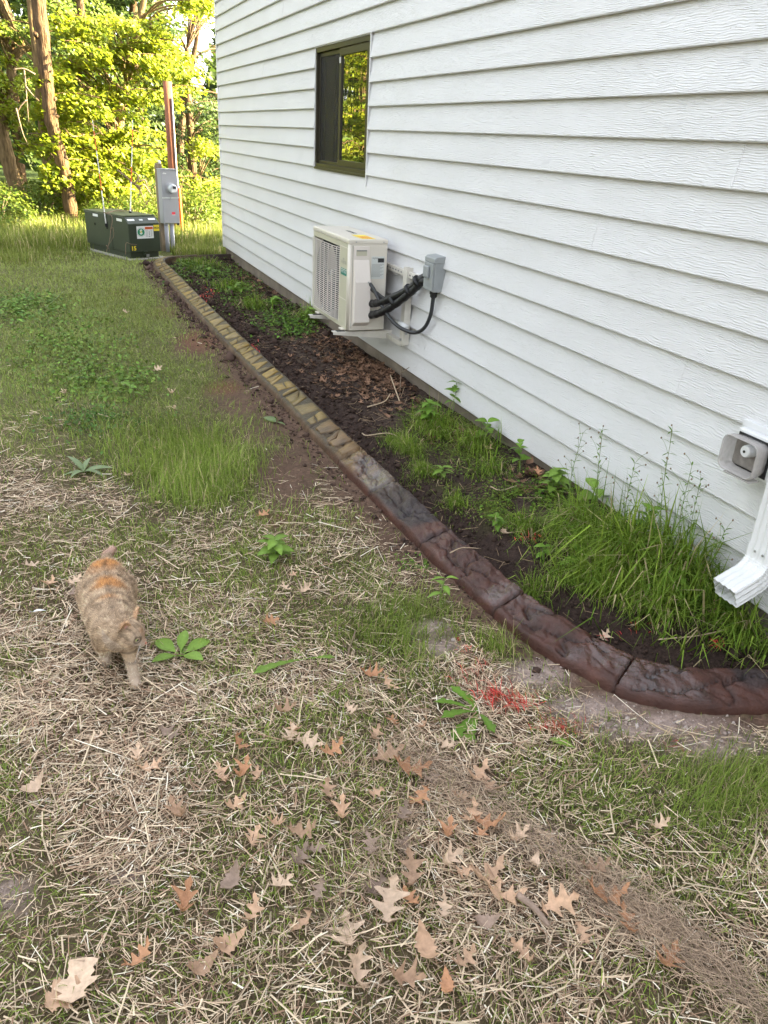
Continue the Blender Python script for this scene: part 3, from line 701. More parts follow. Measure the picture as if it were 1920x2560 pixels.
    text('top_mark', 'AIRSTAGE', .040, ((AX0+AX1)/2+.02, AY0+.42, AZ1+.0003), (0, -1, 0), (1, 0, 0), M['ink'], t, weight=.002)
    for (x, y, z) in [(AX0+.05, AY0-.004, AZ1-.018), (AX1-.03, AY0-.004, AZ1-.018)]:
        MB().lathe((x, y, z), (0, -1, 0), [(0, .005), (.003, .004)], 10).build('screw', M['steel'], t)
    for y in (AY0+.25, AY0+.6):
        MB().lathe((AX0-.003, y, AZ1-.018), (-1, 0, 0), [(0, .004), (.002, .004)], 8).build('screw', M['steel'], t)
    for y in (5.36, 5.93):
        MB().box((AX0-.018, y-.045, AZ0-.012), (AX1-.01, y+.02, AZ0-.0005)).build('mounting_foot', M['ac'], t, .004)
heat_pump()
def bracket():
    t = thing('wall_bracket', 'pale steel wall bracket carrying the heat pump', 'bracket', (D-.02, 5.6, .34))
    xw = D-.020
    MB().box((xw-.034, 4.795, .772), (xw-.002, 6.1, .812)).build('cross_rail', M['galv'], t, .003)
    sl = MB()
    for y in np.arange(4.84, 6.05, .05): sl.box((xw-.0352, y, .787), (xw-.0342, y+.025, .797))
    tag(sl.build('rail_slot', M['greyink'], t), kind='stuff')
    for y in (5.000, 5.86):
        u = MB(); u.box((xw-.050, y-.03, .318), (xw-.046, y+.03, .838)); u.box((xw-.046, y-.03, .318), (xw-.004, y-.026, .838)); u.box((xw-.046, y+.026, .318), (xw-.004, y+.03, .838))
        up = u.build('upright', M['galv'], t, .001)
        MB().lathe((xw-.051, y, .352), (-1, 0, 0), [(0, .010), (.007, .010)], 6).build('bolt', M['steel'], up)
        MB().lathe((xw-.03, y-.0305, .40), (0, -1, 0), [(0, .010), (.006, .010)], 6).build('bolt', M['steel'], up)
        ya = y+.35 if y < 5.4 else y+.07
    for y in (5.335, 5.905):
        a = MB(); x0 = AX0-.085
        a.prism([(x0, y-.045, .352), (x0, y-.045, .333), (xw-.06, y-.045, .292), (xw-.002, y-.045, .292), (xw-.002, y-.045, .352)], (0, .004, 0))
        a.box((x0, y-.041, .348), (xw-.002, y+.005, .352)); a.build('arm', M['galv'], t, .001)
        MB().box((x0+.03, y-.038, .352), (x0+.09, y+.0, .3555)).build('rubber_pad', M['black'], t)
    MB().box((xw-.045, 5.03, .296), (xw-.003, 6.1, .330)).build('lower_rail', M['galv'], t, .002)
    MB().tube([(xw-.055, 5.075, .455), (xw-.055, 4.92, .452)], .022, 16).build('spacer_tube', M['white'], t, smooth=True)
bracket()
def curve_pts(P, n=10):
    P = np.array(P, float); Q = np.vstack([2*P[0]-P[1], P, 2*P[-1]-P[-2]]); out = []
    for i in range(1, len(Q)-2):
        for t in np.linspace(0, 1, n, endpoint=False):
            a, b, c, d = Q[i-1], Q[i], Q[i+1], Q[i+2]
            out.append(.5*((2*b)+(-a+c)*t+(2*a-5*b+4*c-d)*t*t+(-a+3*b-3*c+d)*t**3))
    out.append(Q[-2]); return out
def pipes():
    t = thing('refrigerant_lines', 'taped black refrigerant lines running from heat pump into the siding', 'pipes', (2.2, 4.9, .6))
    def wrapped(P, r, name):
        pts = curve_pts(P, 14); rad = [r*(1+.05*math.sin(i*.9)+.03*math.sin(i*2.3)) for i in range(len(pts))]
        return MB().tube(pts, rad, 12).build(name, M['wrap'], t, smooth=True)
    wrapped([(2.03, 5.215, .560), (2.055, 5.12, .585), (2.10, 5.0, .640), (2.16, 4.87, .716), (2.20, 4.79, .790), (2.25, 4.735, .845)], .026, 'insulated_line')
    wrapped([(2.03, 5.215, .480), (2.06, 5.10, .520), (2.11, 4.97, .600), (2.165, 4.85, .700), (2.205, 4.775, .775), (2.25, 4.725, .825)], .026, 'insulated_line')
    MB().tube(curve_pts([(2.02, 5.215, .665), (2.05, 5.15, .64), (2.08, 5.06, .615), (2.11, 4.98, .630), (2.135, 4.92, .665)], 8), .013, 10).build('signal_cable', M['black'], t, smooth=True)
    MB().box((D-.032, 4.66, .775), (D-.012, 4.79, .90)).build('wall_sleeve', M['white'], t, .006)
    for f, p in enumerate([(2.108, 4.985, .622), (2.16, 4.862, .715), (2.19, 4.80, .78)]):
        MB().tube([np.array(p)+np.array((-.003, .006, -.005)), np.array(p)+np.array((.003, -.006, .005))], .041, 14).build('tie_band', M['black'], t, smooth=True)
    c = thing('power_whip', 'dark flexible power conduit looping from heat pump to disconnect box', 'cable', (2.15, 4.8, .45))
    pts = curve_pts([(2.01, 5.215, .705), (2.03, 5.165, .665), (2.06, 5.09, .575), (2.10, 4.985, .490), (2.14, 4.88, .452), (2.18, 4.77, .452), (2.20, 4.67, .505), (2.207, 4.605, .60), (2.208, 4.588, .70), (2.208, 4.586, .755)], 10)
    MB().tube(pts, .0125, 12).build('conduit', mat('grey black conduit', (.028, .029, .032), .45), c, smooth=True)
    MB().lathe((2.208, 4.586, .712), (0, 0, 1), [(0, .015), (.008, .022), (.022, .022), (.026, .026), (.046, .026)], 12).build('connector', M['black'], c)
    b = thing('disconnect_box', 'small grey electrical disconnect box on the siding beside heat pump', 'electrical box', (2.2, 4.6, .76))
    y0, y1, z0, z1, x0 = 4.515, 4.655, .758, .962, D-.088
    MB().box((x0+.004, y0, z0), (D-.004, y1, z1)).build('enclosure', M['grey'], b, .004)
    MB().prism([(x0-.002, y0-.003, z1-.03), (D-.012, y0-.003, z1-.03), (D-.012, y0-.003, z1+.012), (x0+.014, y0-.003, z1+.006), (x0-.002, y0-.003, z1-.004)], (0, y1-y0+.006, 0)).build('hood', M['grey'], b, .003)
    cv = MB().box((x0-.006, y0+.004, z0+.006), (x0+.0035, y1-.004, z1-.032)).build('cover', M['grey'], b, .004)
    MB().box((x0-.022, y0+.05, z1-.125), (x0-.0062, y1-.018, z1-.052)).build('pull_handle', M['grey'], b, .010, seg=3)
    for (y, z) in ((y0+.04, z0+.045), (y0+.095, z0+.030)):
        MB().lathe((x0-.0065, y, z), (-1, 0, 0), [(0, .012), (.0015, .012)], 16).build('knockout', M['grey'], b)
    MB().lathe((x0+.045, y0-.001, z0+.05), (0, -1, 0), [(0, .014), (.0015, .014)], 16).build('knockout', M['grey'], b)
pipes()

# ------------------------------------------------------------------ exhaust vent and downspout
def vent():
    t = thing('exhaust_vent', 'white mounting block with grey translucent exhaust hood beside downspout', 'vent', (D-.05, 1.9, .65))
    y0, y1, z0, z1 = 1.775, 1.985, .590, .775
    MB().box((D-.040, y0, z0), (D-.004, y1, z1)).build('mounting_flange', M['trim'], t, .003)
    MB().box((D-.070, y0+.016, z0+.014), (D-.041, y1-.016, z1-.022)).build('mounting_block', M['white'], t, .006)
    MB().box((D-.074, y0+.030, z0+.024), (D-.0705, y1-.026, z1-.034)).build('gasket', M['black'], t, .002)
    cm = bpy.data.materials.new('smoky plastic'); cm.use_nodes = True; N, L = NT(cm); b = N['Principled BSDF']
    b.inputs['Base Color'].default_value = (.50, .47, .45, 1); b.inputs['Roughness'].default_value = .25; b.inputs['Alpha'].default_value = .42
    nz = N.new('ShaderNodeTexNoise'); nz.inputs['Scale'].default_value = 7; mr = N.new('ShaderNodeMapRange'); L.new(nz.outputs[0], mr.inputs[0]); mr.inputs[3].default_value = .45; mr.inputs[4].default_value = .72; L.new(mr.outputs[0], b.inputs['Alpha'])
    # rounded rectangular shroud, open in front: outer and inner skins
    cy, cz = (y0+y1)/2+.006, (z0+z1)/2-.006; hy, hz, rc = .080, .064, .028
    def ring(x, s, n=6):
        out = []
        for (sy, sz, q0) in ((1, 1, 0), (-1, 1, 90), (-1, -1, 180), (1, -1, 270)):
            for i in range(n):
                q = math.radians(q0+90*i/(n-1)); out.append((x, cy+sy*(hy*s-rc)+rc*math.cos(q), cz+sz*(hz*s-rc)+rc*math.sin(q)))
        return out
    rs = [ring(D-.075, .90), ring(D-.09, .96), ring(D-.112, 1.0), ring(D-.134, 1.0), ring(D-.138, .97), ring(D-.134, .93), ring(D-.112, .92), ring(D-.085, .84)]
    n = len(rs[0]); V = [p for r_ in rs for p in r_]; F = [(i*n+k, i*n+(k+1) % n, (i+1)*n+(k+1) % n, (i+1)*n+k) for i in range(len(rs)-1) for k in range(n)]
    MB().add(V, F).build('hood', cm, t, smooth=True)
    MB().box((D-.086, cy-.066, cz-.050), (D-.0745, cy+.066, cz+.050)).build('baffle', mat('dusty baffle', (.20, .18, .165), .7, var=.35, vscale=30), t, .006)
    MB().lathe((D-.087, cy-.012, cz+.022), (-1, 0, 0), [(0, .024), (.03, .021), (.034, .018), (.0345, .006)], 20).build('nozzle', M['trim'], t, smooth=False)
    MB().lathe((D-.122, cy-.012, cz+.022), (-1, 0, 0), [(0, .005), (.002, .005)], 10).build('nozzle_mark', M['ink'], t)
    MB().box((D-.13, cy-.07, cz-.076), (D-.08, cy+.05, cz-.070)).build('drip_lip', cm, t, .003)
vent()
def downspout():
    t = thing('downspout', 'white ribbed aluminium downspout with kicked-out elbow at the wall', 'downspout', (2.20, 1.73, .2))
    yc = 1.728; hw, hd = .050, .036
    # corrugated rectangular section
    def sec(c, u, v, s=1.0, amp=.0028):
        P = []
        def side(a, b, n, nrm):
            for i in range(n):
                f = i/n; P.append(np.array(a)*(1-f)+np.array(b)*f+np.array(nrm)*(amp*math.sin(f*math.pi*2*(n/4))))
        side((-hw, -hd), (hw, -hd), 16, (0, -1)); side((hw, -hd), (hw, hd), 12, (1, 0)); side((hw, hd), (-hw, hd), 16, (0, 1)); side((-hw, hd), (-hw, -hd), 12, (-1, 0))
        return [np.array(c)+s*(p[0]*np.array(u)+p[1]*np.array(v)) for p in P]
    def loft(rings, name, par, ends=False):
        n = len(rings[0]); V = [p for r_ in rings for p in r_]; F = [(i*n+k, i*n+(k+1) % n, (i+1)*n+(k+1) % n, (i+1)*n+k) for i in range(len(rings)-1) for k in range(n)]
        o = MB().add(V, F).build(name, M['white'], par); m = o.modifiers.new('s', 'SOLIDIFY'); m.thickness = .0012; m.offset = -1
        return o
    xc = 2.198
    loft([sec((xc, yc, z), (0, -1, 0), (1, 0, 0)) for z in (.39, 1.2, 2.4, 4.7)], 'pipe', t)
    loft([sec((xc, yc, z), (0, -1, 0), (1, 0, 0), 1.045) for z in (.345, .352, .375, .395)], 'sleeve', t)
    # elbow: bend of crimped rings, then a straight mouth
    rings = []; R = .10; z0 = .36; c0 = np.array([xc-R, yc, z0]); AMAX = math.radians(66)
    for i in range(25):
        q = AMAX*i/24; crimp = 1+.030*(1 if i % 3 == 1 else 0)
        c = c0+R*np.array([math.cos(q), 0, -math.sin(q)]); v = np.array([math.cos(q), 0, -math.sin(q)])
        rings.append(sec(c, (0, -1, 0), v, crimp, .002))
    d = np.array([-math.sin(AMAX), 0, -math.cos(AMAX)]); v = np.array([math.cos(AMAX), 0, -math.sin(AMAX)])
    for L in (.01, .05, .095): rings.append(sec(c+d*L, (0, -1, 0), v, 1.02, .0028))
    loft(rings, 'elbow', t)
    for y in (yc-.02, yc+.015):
        MB().lathe((xc-hd*1.05-.001, y, .372), (-1, 0, 0), [(0, .005), (.003, .004)], 10).build('screw', M['steel'], t)
    MB().box((xc-hd-.006, yc-hw-.006, 2.0), (D-.018, yc+hw+.006, 2.03)).build('strap', M['white'], t)
downspout()

# ------------------------------------------------------------------ transformer, meter, pole
def transformer():
    A = np.array([.945, 11.20]); fd = np.array([.91, .41]); fd /= np.linalg.norm(fd); sd = np.array([-fd[1], fd[0]])
    wd, dp, zb, zt = .455, 1.16, .085, .520
    t = thing('pad_transformer', 'dark green pad-mounted transformer cabinet with warning stickers', 'transformer', (*(A+fd*wd/2+sd*dp/2), 0))
    def P(u, v, z): return (*(A+fd*u+sd*v), z)          # u across the front, v to the rear
    # cabinet side profile: sloped hood at the front
    prof = [(0, zb), (0, zt-.075), (.085, zt), (dp, zt-.02), (dp, zb)]
    c = MB().prism([P(0, v, z) for v, z in prof], (*(fd*wd), 0)).build('cabinet', M['xgreen'], t, .006)
    lid = MB().prism([P(-.006, .10, zt+.001), P(-.006, dp+.004, zt-.018), P(-.006, dp+.004, zt+.006), P(-.006, .10, zt+.020)], (*(fd*(wd+.012)), 0)).build('lid', M['xtop'], t, .004)
    MB().prism([P(.02, .03, -.02), P(.02, dp-.03, -.02), P(.02, dp-.03, zb-.001), P(.02, .03, zb-.001)], (*(fd*(wd-.04)), 0)).build('base', M['grey'] if False else M['xgreen'], t)
    MB().prism([P(-.06, -.05, -.06), P(-.06, dp+.06, -.06), P(-.06, dp+.06, .012), P(-.06, -.05, .012)], (*(fd*(wd+.12)), 0)).build('pad', M['pad'], t, .006)
    MB().prism([P(-.0025, .44, zb+.004), P(-.0025, .445, zb+.004), P(-.0025, .445, zt-.012), P(-.0025, .44, zt-.012)], (*(fd*.004), 0)).build('seam', M['dark'], t)
    fx = np.array([*fd, 0]); fn = np.array([*(-sd), 0]); up = np.array([0, 0, 1.]); sx = np.array([*(-sd), 0]); sn = np.array([*(-fd), 0])
    def plate(o, x, y, w, h, nrm, m, name, par, lift=.002, th=.0008):
        o = np.array(o, float)+nrm*lift; x = np.array(x, float); y = np.array(y, float)
        return MB().prism([o, o+x*w, o+x*w+y*h, o+y*h], nrm*th).build(name, m, par)
    # front stickers
    o = np.array(P(.115, 0, zb+.175))
    w = plate(o, fx, up, .245, .155, fn, M['stickw'], 'warning_sticker', t)
    ov = []
    for i in range(28):
        q = 2*math.pi*i/28; ov.append(o+fx*(.062+.052*math.cos(q))+up*(.080+.046*math.sin(q))+fn*.0032)
    MB().prism(ov, fn*.0006).build('oval_emblem', M['stickg'], w)
    text('emblem_mark', 'S', .080, o+fx*.062+up*.080+fn*.0042, fx, up, M['stickw'], w, weight=.004)
    text('emblem_figure', 'x', .040, o+fx*.062+up*.086+fn*.0050, fx, up, M['sticky'], w, weight=.002)
    plate(o+fx*.122+up*.112, fx, up, .117, .032, fn, M['sticko'], 'warning_band', w, .0032)
    text('warning_lettering', 'WARNING', .021, o+fx*.180+up*.128+fn*.0044, fx, up, M['ink'], w)
    pr = MB()
    for i in range(8):
        a = o+fx*.125+up*(.100-.011*i)+fn*.003; pr.obox(a+fx*.020, fx*(.020-.002*(i % 3)), up*.0016, fn*.0005)
        a = o+fx*.200+up*(.100-.011*i)+fn*.003; pr.obox(a+fx*.014, fx*(.015-.002*(i % 2)), up*.0016, fn*.0005)
    pr.obox(o+fx*.182+up*.065+fn*.003, fx*.004, up*.030, fn*.0005); pr.obox(o+fx*.182+up*.022+fn*.003, fx*.012, up*.004, fn*.0005)
    pr.build('warning_print', M['greyink'], w)
    arc = MB()
    for i in range(9):
        q = math.radians(30+15*i); arc.obox(o+fx*(.062+.060*math.cos(q))+up*(.080+.056*math.sin(q))+fn*.003, fx*.003, up*.0025, fn*.0005)
        q = -q; arc.obox(o+fx*(.062+.060*math.cos(q))+up*(.080+.056*math.sin(q))+fn*.003, fx*.003, up*.0025, fn*.0005)
    tag(arc.build('emblem_print', M['ink'], w), kind='stuff')
    n = plate(np.array(P(.365, 0, zb+.262)), fx, up, .085, .078, fn, M['sticky'], 'number_plate', t)
    text('plate_number', '34536', .036, np.array(P(.4075, 0, zb+.301))+fn*.0034, fx, up, M['ink'], n, weight=.0008)
    text('cabinet_number', '15', .075, np.array(P(.055, 0, zb+.055))+fn*.001, fx, up, M['sticky'], t, weight=.002)
    # reflective strips on the hood
    hv = np.array([*(sd*.085), .075]); hv /= np.linalg.norm(hv); hn = np.cross(fx, hv)
    for u, v in ((.02, .05), (wd-.13, .055)):
        plate(np.array(P(u, 0, zt-.075))+hv*v, fx, hv, .10, .030, hn if hn[2] > 0 else -hn, M['stickw'], 'reflective_strip', t)
    plate(np.array(P(.19, 0, zt-.075))+hv*.05, fx, hv, .05, .025, hn if hn[2] > 0 else -hn, M['labelgrey'], 'small_sticker', t)
    for v in (.145, .78):
        plate(np.array(P(0, v+.14, zt-.06)), sx, up, .14, .033, sn, M['stickw'], 'reflective_strip', t)
    # side recess with marker rods, bolt, padlock
    plate(np.array(P(0, .58, zt-.19)), sx, up, .05, .09, sn, M['dark'], 'hinge_recess', t)
    MB().lathe(P(-.002, .88, zt-.16), sn, [(0, .018), (.004, .018)], 14).build('bolt', M['dark'], t)
    pl = MB(); a = np.array(P(.22, 0, zb+.005)); pl.obox(a+fn*.02-up*.01, fx*.03, up*.02, fn*.018); pl.build('latch', M['xgreen'], t, .003)
    a = np.array(P(.235, -.03, .045)); pk = MB().obox(a, fx*.018, up*.018, fn*.009).build('padlock', M['steel'], t, .003)
    MB().tube(curve_pts([a+fx*.011+up*.015, a+fx*.011+up*.036, a+up*.045, a-fx*.011+up*.036, a-fx*.011+up*.015], 5), .004, 6).build('shackle', M['steel'], pk)
    for base, top in (((P(-.012, .555, zt-.14)), PY(231, 300, 11.75)), ((P(.30, .45, zt+.015)), PY(332, 300, 11.95))):
        base = np.array(base); top = np.array(top); seg = 6
        rod = MB().tube([base, base+(top-base)*.34], .0075, 8).build('marker_rod', M['rodw'], t)
        for i, (a_, b_) in enumerate(((.34, .50), (.50, .72), (.72, .90), (.90, 1.0))):
            MB().tube([base+(top-base)*a_, base+(top-base)*b_], .0065-.0008*i, 8).build('marker_band', M['orange'] if i % 2 == 0 else M['rodw'], rod)
        MB().box(tuple(base-np.array((.015, .015, .02))), tuple(base+np.array((.015, .015, .02)))).build('rod_bracket', M['dark'], rod)
    # stake behind
    s = thing('survey_stake', 'thin weathered stake with red tip left of the transformer', 'stake', (.55, 12.6, 0))
    b = PY(230, 610, 12.45); tp = PY(216, 532, 12.45); b = b-(tp-b)*.3
    MB().obox((b+tp)/2, (.012, 0, 0), (0, .01, 0), (tp-b)/2).build('shaft', M['post'], s)
    MB().obox(tp-(tp-b)*.02, (.013, 0, 0), (0, .011, 0), (tp-b)*.03).build('painted_tip', M['pink'], s)
transformer()
def meter():
    t = thing('meter_pedestal', 'tall grey electric meter box on two conduits beside the transformer', 'electric meter', (1.60, 12.0, 0))
    x0, x1, y0, y1, z0, z1 = 1.452, 1.712, 11.90, 12.04, .385, 1.078
    # turned slightly, so that its left flank shows
    c = math.cos(math.radians(16)); s = math.sin(math.radians(16)); O = np.array([x0+.035, y0, 0])
    fx = np.array([c, s, 0]); fn = np.array([s, -c, 0]); up = np.array([0, 0, 1.]); W = .238; Dp = .125
    def slab(a, b, z_0, z_1, d0, d1, name, m, bev=.003, par=t):
        o = O+fx*a; V = [o-fn*d1+up*z_0, o+fx*(b-a)-fn*d1+up*z_0, o+fx*(b-a)-fn*d0+up*z_0, o-fn*d0+up*z_0]
        return MB().prism(V, up*(z_1-z_0)).build(name, m, par, bev)
    slab(0, W, z0, z1, .0, Dp, 'enclosure', M['meter'])
    slab(.004, W-.004, z0+.345, z1-.012, -.008, .0, 'upper_door', M['meter'])
    slab(.004, W-.004, z0+.008, z0+.325, -.008, .0, 'lower_door', M['meter'])
    slab(-.006, W+.006, z1, z1+.010, -.016, Dp+.004, 'rain_lip', M['meter'])
    slab(-.002, W+.002, z0+.327, z0+.343, -.012, .0, 'door_rail', M['labelgrey'])
    mc = O+fx*(W*.52)+up*(z1-.235)
    ring = MB().lathe(mc+fn*.0085, fn, [(0, .078), (.012, .078), (.014, .068), (.030, .066)], 26).build('meter_socket', M['meter'], t)
    gl = mat('meter cover', (.55, .57, .58), .15, spec=.8)
    me = MB().lathe(mc+fn*.039, fn, [(0, .062), (.05, .060), (.072, .054), (.080, .040), (.082, .01)], 24).build('meter', gl, t, smooth=True)
    MB().obox(mc+fn*.120+up*.018+fx*.008, fx*.022, up*.017, fn*.004).build('display', M['ink'], me)
    MB().obox(mc+fn*.119-up*.025, fx*.034, up*.018, fn*.004).build('meter_plate', M['stickw'], me)
    MB().tube(curve_pts([O+fx*W*.45+fn*.016+up*(z0+.35), O+fx*W*.5+fn*.02+up*(z0+.362), O+fx*W*.55+fn*.016+up*(z0+.35)], 5), .004, 6).build('seal_ring', M['steel'], t)
    MB().obox(O+fx*W*.47+fn*.014+up*(z0+.32), fx*.004, up*.022, fn*.003).build('hasp', M['steel'], t)
    dl = MB()
    for i in range(4): dl.obox(O+fx*(.030+.013*i)+fn*.0088+up*(z1-.047+.004*(i == 1)), fx*.0045, up*(.006+.003*(i == 1)), fn*.0005)
    tag(dl.build('door_mark', M['stickw'], t), kind='stuff')
    st = O+fx*(W*.62)+fn*.009+up*(z0+.135)
    k = MB().obox(st, fx*.026, up*.017, fn*.0006).build('danger_sticker', M['pink'], t)
    MB().obox(st-up*.021, fx*.026, up*.0035, fn*.0006).build('sticker_strip', M['stickw'], k)
    for u in (.055, .135):
        b = O+fx*u-fn*.05
        MB().tube([b+up*-.1, b+up*.15, b+up*(z0-.001)], .030, 14).build('conduit', M['conduit'], t, smooth=True)
        MB().lathe(b+up*(z0-.03), up, [(0, .034), (.029, .034)], 14).build('conduit_hub', M['conduit'], t)
    MB().obox(O+fx*(W-.02)-fn*.02+up*(z0-.012), fx*.012, up*.011, fn*.02).build('ground_lug', M['dark'], t)
    p = thing('wooden_post', 'weathered square wooden post standing right behind the meter box', 'post', tuple(O+fx*.03-fn*.2))
    q = O+fx*.045-fn*(Dp+.045); MB().obox(q+up*.50, fx*.040, fn*.040, up*.65).build('post', M['post'], p, .004)
    MB().lathe(q+fx*.02+up*1.151, up, [(0, .018), (.03, .016), (.034, .01)], 12).build('post_cap', M['white'], p)
    u = thing('utility_pole', 'reddish treated utility pole rising behind the meter box', 'pole', (1.93, 14.0, 0))
    a = PY(441, 560, 14.0); b = PY(418, 203, 14.0); a = a-(b-a)*.12
    MB().tube([a, a+(b-a)*.5, b], [.078, .072, .066], 18).build('shaft', M['pole'], u, smooth=True)
    MB().tube([PY(452, 520, 13.93), PY(441, 430, 13.93), PY(430, 245, 13.93)], .012, 8).build('cable_guard', M['conduit'], u)
    MB().tube([PY(455, 575, 13.90), PY(447, 470, 13.90)], .028, 10).build('orange_tube', M['orange'], u)  # short orange tube at the foot of the pole
meter()

# ------------------------------------------------------------------ trees beyond the lawn
def leaf_cloud(C, Nrm, size, fold=.25, asp=.62, jit=.5):
    """kite leaves folded on the midrib: C centres, Nrm normals, size per leaf"""
    n = len(C); a = rng.normal(size=(n, 3)); Nrm = Nrm/np.linalg.norm(Nrm, axis=1, keepdims=True)
    t = a-(a*Nrm).sum(1, keepdims=True)*Nrm; t /= np.linalg.norm(t, axis=1, keepdims=True); b = np.cross(Nrm, t)
    s = size[:, None]; w = s*asp*.5
    V = np.stack([C-t*s*.5, C-t*s*.02+b*w+Nrm*s*fold*.4, C+t*s*.5-Nrm*s*.12, C-t*s*.02-b*w+Nrm*s*fold*.4], 1).reshape(-1, 3)
    i = np.arange(n)*4
    F = np.concatenate([np.stack([i, i+1, i+2], 1), np.stack([i, i+2, i+3], 1)])
    return V, F
def spray(c, d, L, W, n, droop=.25, thick=.10):
    """a flattened leafy bough: centre c, pointing d, length L, width W"""
    d = np.array(d, float); d[2] *= .4; d /= np.linalg.norm(d); sdir = np.array([-d[1], d[0], 0.]); sdir /= np.linalg.norm(sdir)+1e-9
    u = rng.random(n)**.8; v = rng.normal(size=n)*.36*(1-.55*u)
    P = np.array(c)+d*((u-.5)*L)[:, None]+sdir*(v*W)[:, None]
    P[:, 2] += rng.normal(size=n)*thick*.5 - droop*L*(u**2) - .25*W*np.abs(v)
    N = np.stack([rng.normal(size=n)*.45+.12*d[0]+.55*SDIR[0], rng.normal(size=n)*.45+.12*d[1]+.55*SDIR[1]-.25, np.full(n, .8)], 1)
    return P, N
def leafcol(n, base, var=.22, yellow=.0):
    b = np.array(base)[None]*np.exp(rng.normal(size=(n, 1))*var)
    b[:, 0] *= 1+rng.normal(size=n)*.10; return np.clip(b, 0, 1)
def tree(name, label, trunk, radii, sprays, leaf=.09, per=150, base=(.125, .165, .022), bark='bark', group=None, limb=.02, cat='tree', limbs=True, knots=0):
    trunk = [np.array(p, float) for p in trunk]
    t = thing(name, label, cat, (trunk[0][0], trunk[0][1], gz1(trunk[0][0], trunk[0][1])), group)
    pts = curve_pts(trunk, 8); rad = np.interp(np.linspace(0, 1, len(pts)), np.linspace(0, 1, len(radii)), radii)
    rad = [r_*(1+.05*math.sin(i*1.7)+.04*math.sin(i*.63+1)) for i, r_ in enumerate(rad)]
    rad[0] *= 1.35; rad[1] *= 1.12
    b = MB().tube(pts, rad, 14)
    for k in range(knots):
        i = int(len(pts)*(.18+.6*random.random())); q = random.uniform(math.pi, 2*math.pi); o = np.array(pts[i])+rad[i]*.9*np.array([math.cos(q), math.sin(q), 0])
        b.lathe(o, (math.cos(q), math.sin(q), .3), [(-.03, rad[i]*.5), (.02, rad[i]*.36), (.045, rad[i]*.22), (.05, rad[i]*.1)], 10)
    b.build('trunk', M[bark], t, smooth=True)
    TP = np.array(pts); Ps = []; Ns = []; bb = MB()
    for (c, d, L, W, k) in sprays:
        P, N = spray(c, d, L, W, int(per*k)); Ps.append(P); Ns.append(N)
        if limbs:
            c = np.array(c, float); cand = np.where(TP[:, 2] < c[2]+.1)[0]; cand = cand if len(cand) else np.array([0])
            j = cand[np.argmin(np.linalg.norm(TP[cand]-c+np.array([0, 0, .5]), axis=1))]
            q = np.array(d, float); q[2] *= .4; q /= np.linalg.norm(q); st = c-q*L*.45; en = c+q*L*.4-np.array([0, 0, .16*L])
            mid = (TP[j]+st)/2+np.array([0, 0, .12*np.linalg.norm(TP[j]-st)])+rng.normal(size=3)*.06
            cp = curve_pts([TP[j], mid, st, c, en], 4); bb.tube(cp, np.linspace(min(limb, rad[j]*.8), .003, len(cp)), 5)
    if limbs and sprays: bb.build('branch', M[bark], t, smooth=True)
    P = np.vstack(Ps); N = np.vstack(Ns); n = len(P)
    V, F = leaf_cloud(P, N, leaf*(.65+.7*rng.random(n)))
    col = np.repeat(leafcol(n, base), 4, 0)
    onp('crown', V, F, M['leafgreen'], t, col)
    return t
def up_sprays(cx, cy, z0, z1, R, n, L=1.5, W=1.1):
    out = []
    for i in range(n):
        q = random.uniform(0, 2*math.pi); z = random.uniform(z0, z1); f = (z-z0)/(z1-z0); rr_ = R*math.sqrt(random.random())*(1-.55*f)
        out.append(((cx+rr_*math.cos(q), cy+rr_*math.sin(q), z), (math.cos(q), math.sin(q), .2), L*random.uniform(.7, 1.2), W*random.uniform(.7, 1.2), 1))
    return out
def px_sprays(spec, y_rng, L=.9, W=.7):
    """boughs given by where they hang in the view and how deep"""
    out = []
    for (x0, x1, y0, y1, n) in spec:
        for i in range(n):
            Y = random.uniform(*y_rng); p = PY(random.uniform(x0, x1), random.uniform(y0, y1), Y); q = random.uniform(0, 2*math.pi)
            out.append((p, (math.cos(q)*.9, math.sin(q)*.5-.35, .1), L*random.uniform(.6, 1.25), W*random.uniform(.6, 1.2), 1))
    return out
def path_px(P, Y, top=None, dy=0):
    pts = [PY(x, y, Y+dy*i) for i, (x, y) in enumerate(P)]
    if top is not None:
        d = pts[-1]-pts[-2]; d = d/np.linalg.norm(d); pts += [pts[-1]+d*1.6+np.array([.1, 0, .3]), pts[-1]+d*3.4+np.array([.1, .2, top])]
    return pts
SUNLIT_LEAF = (.215, .255, .013); SHADED_LEAF = (.060, .092, .016); MID = (.105, .145, .018)  # leaf tones hold light: bright for sunlit crowns, dark for shaded ones
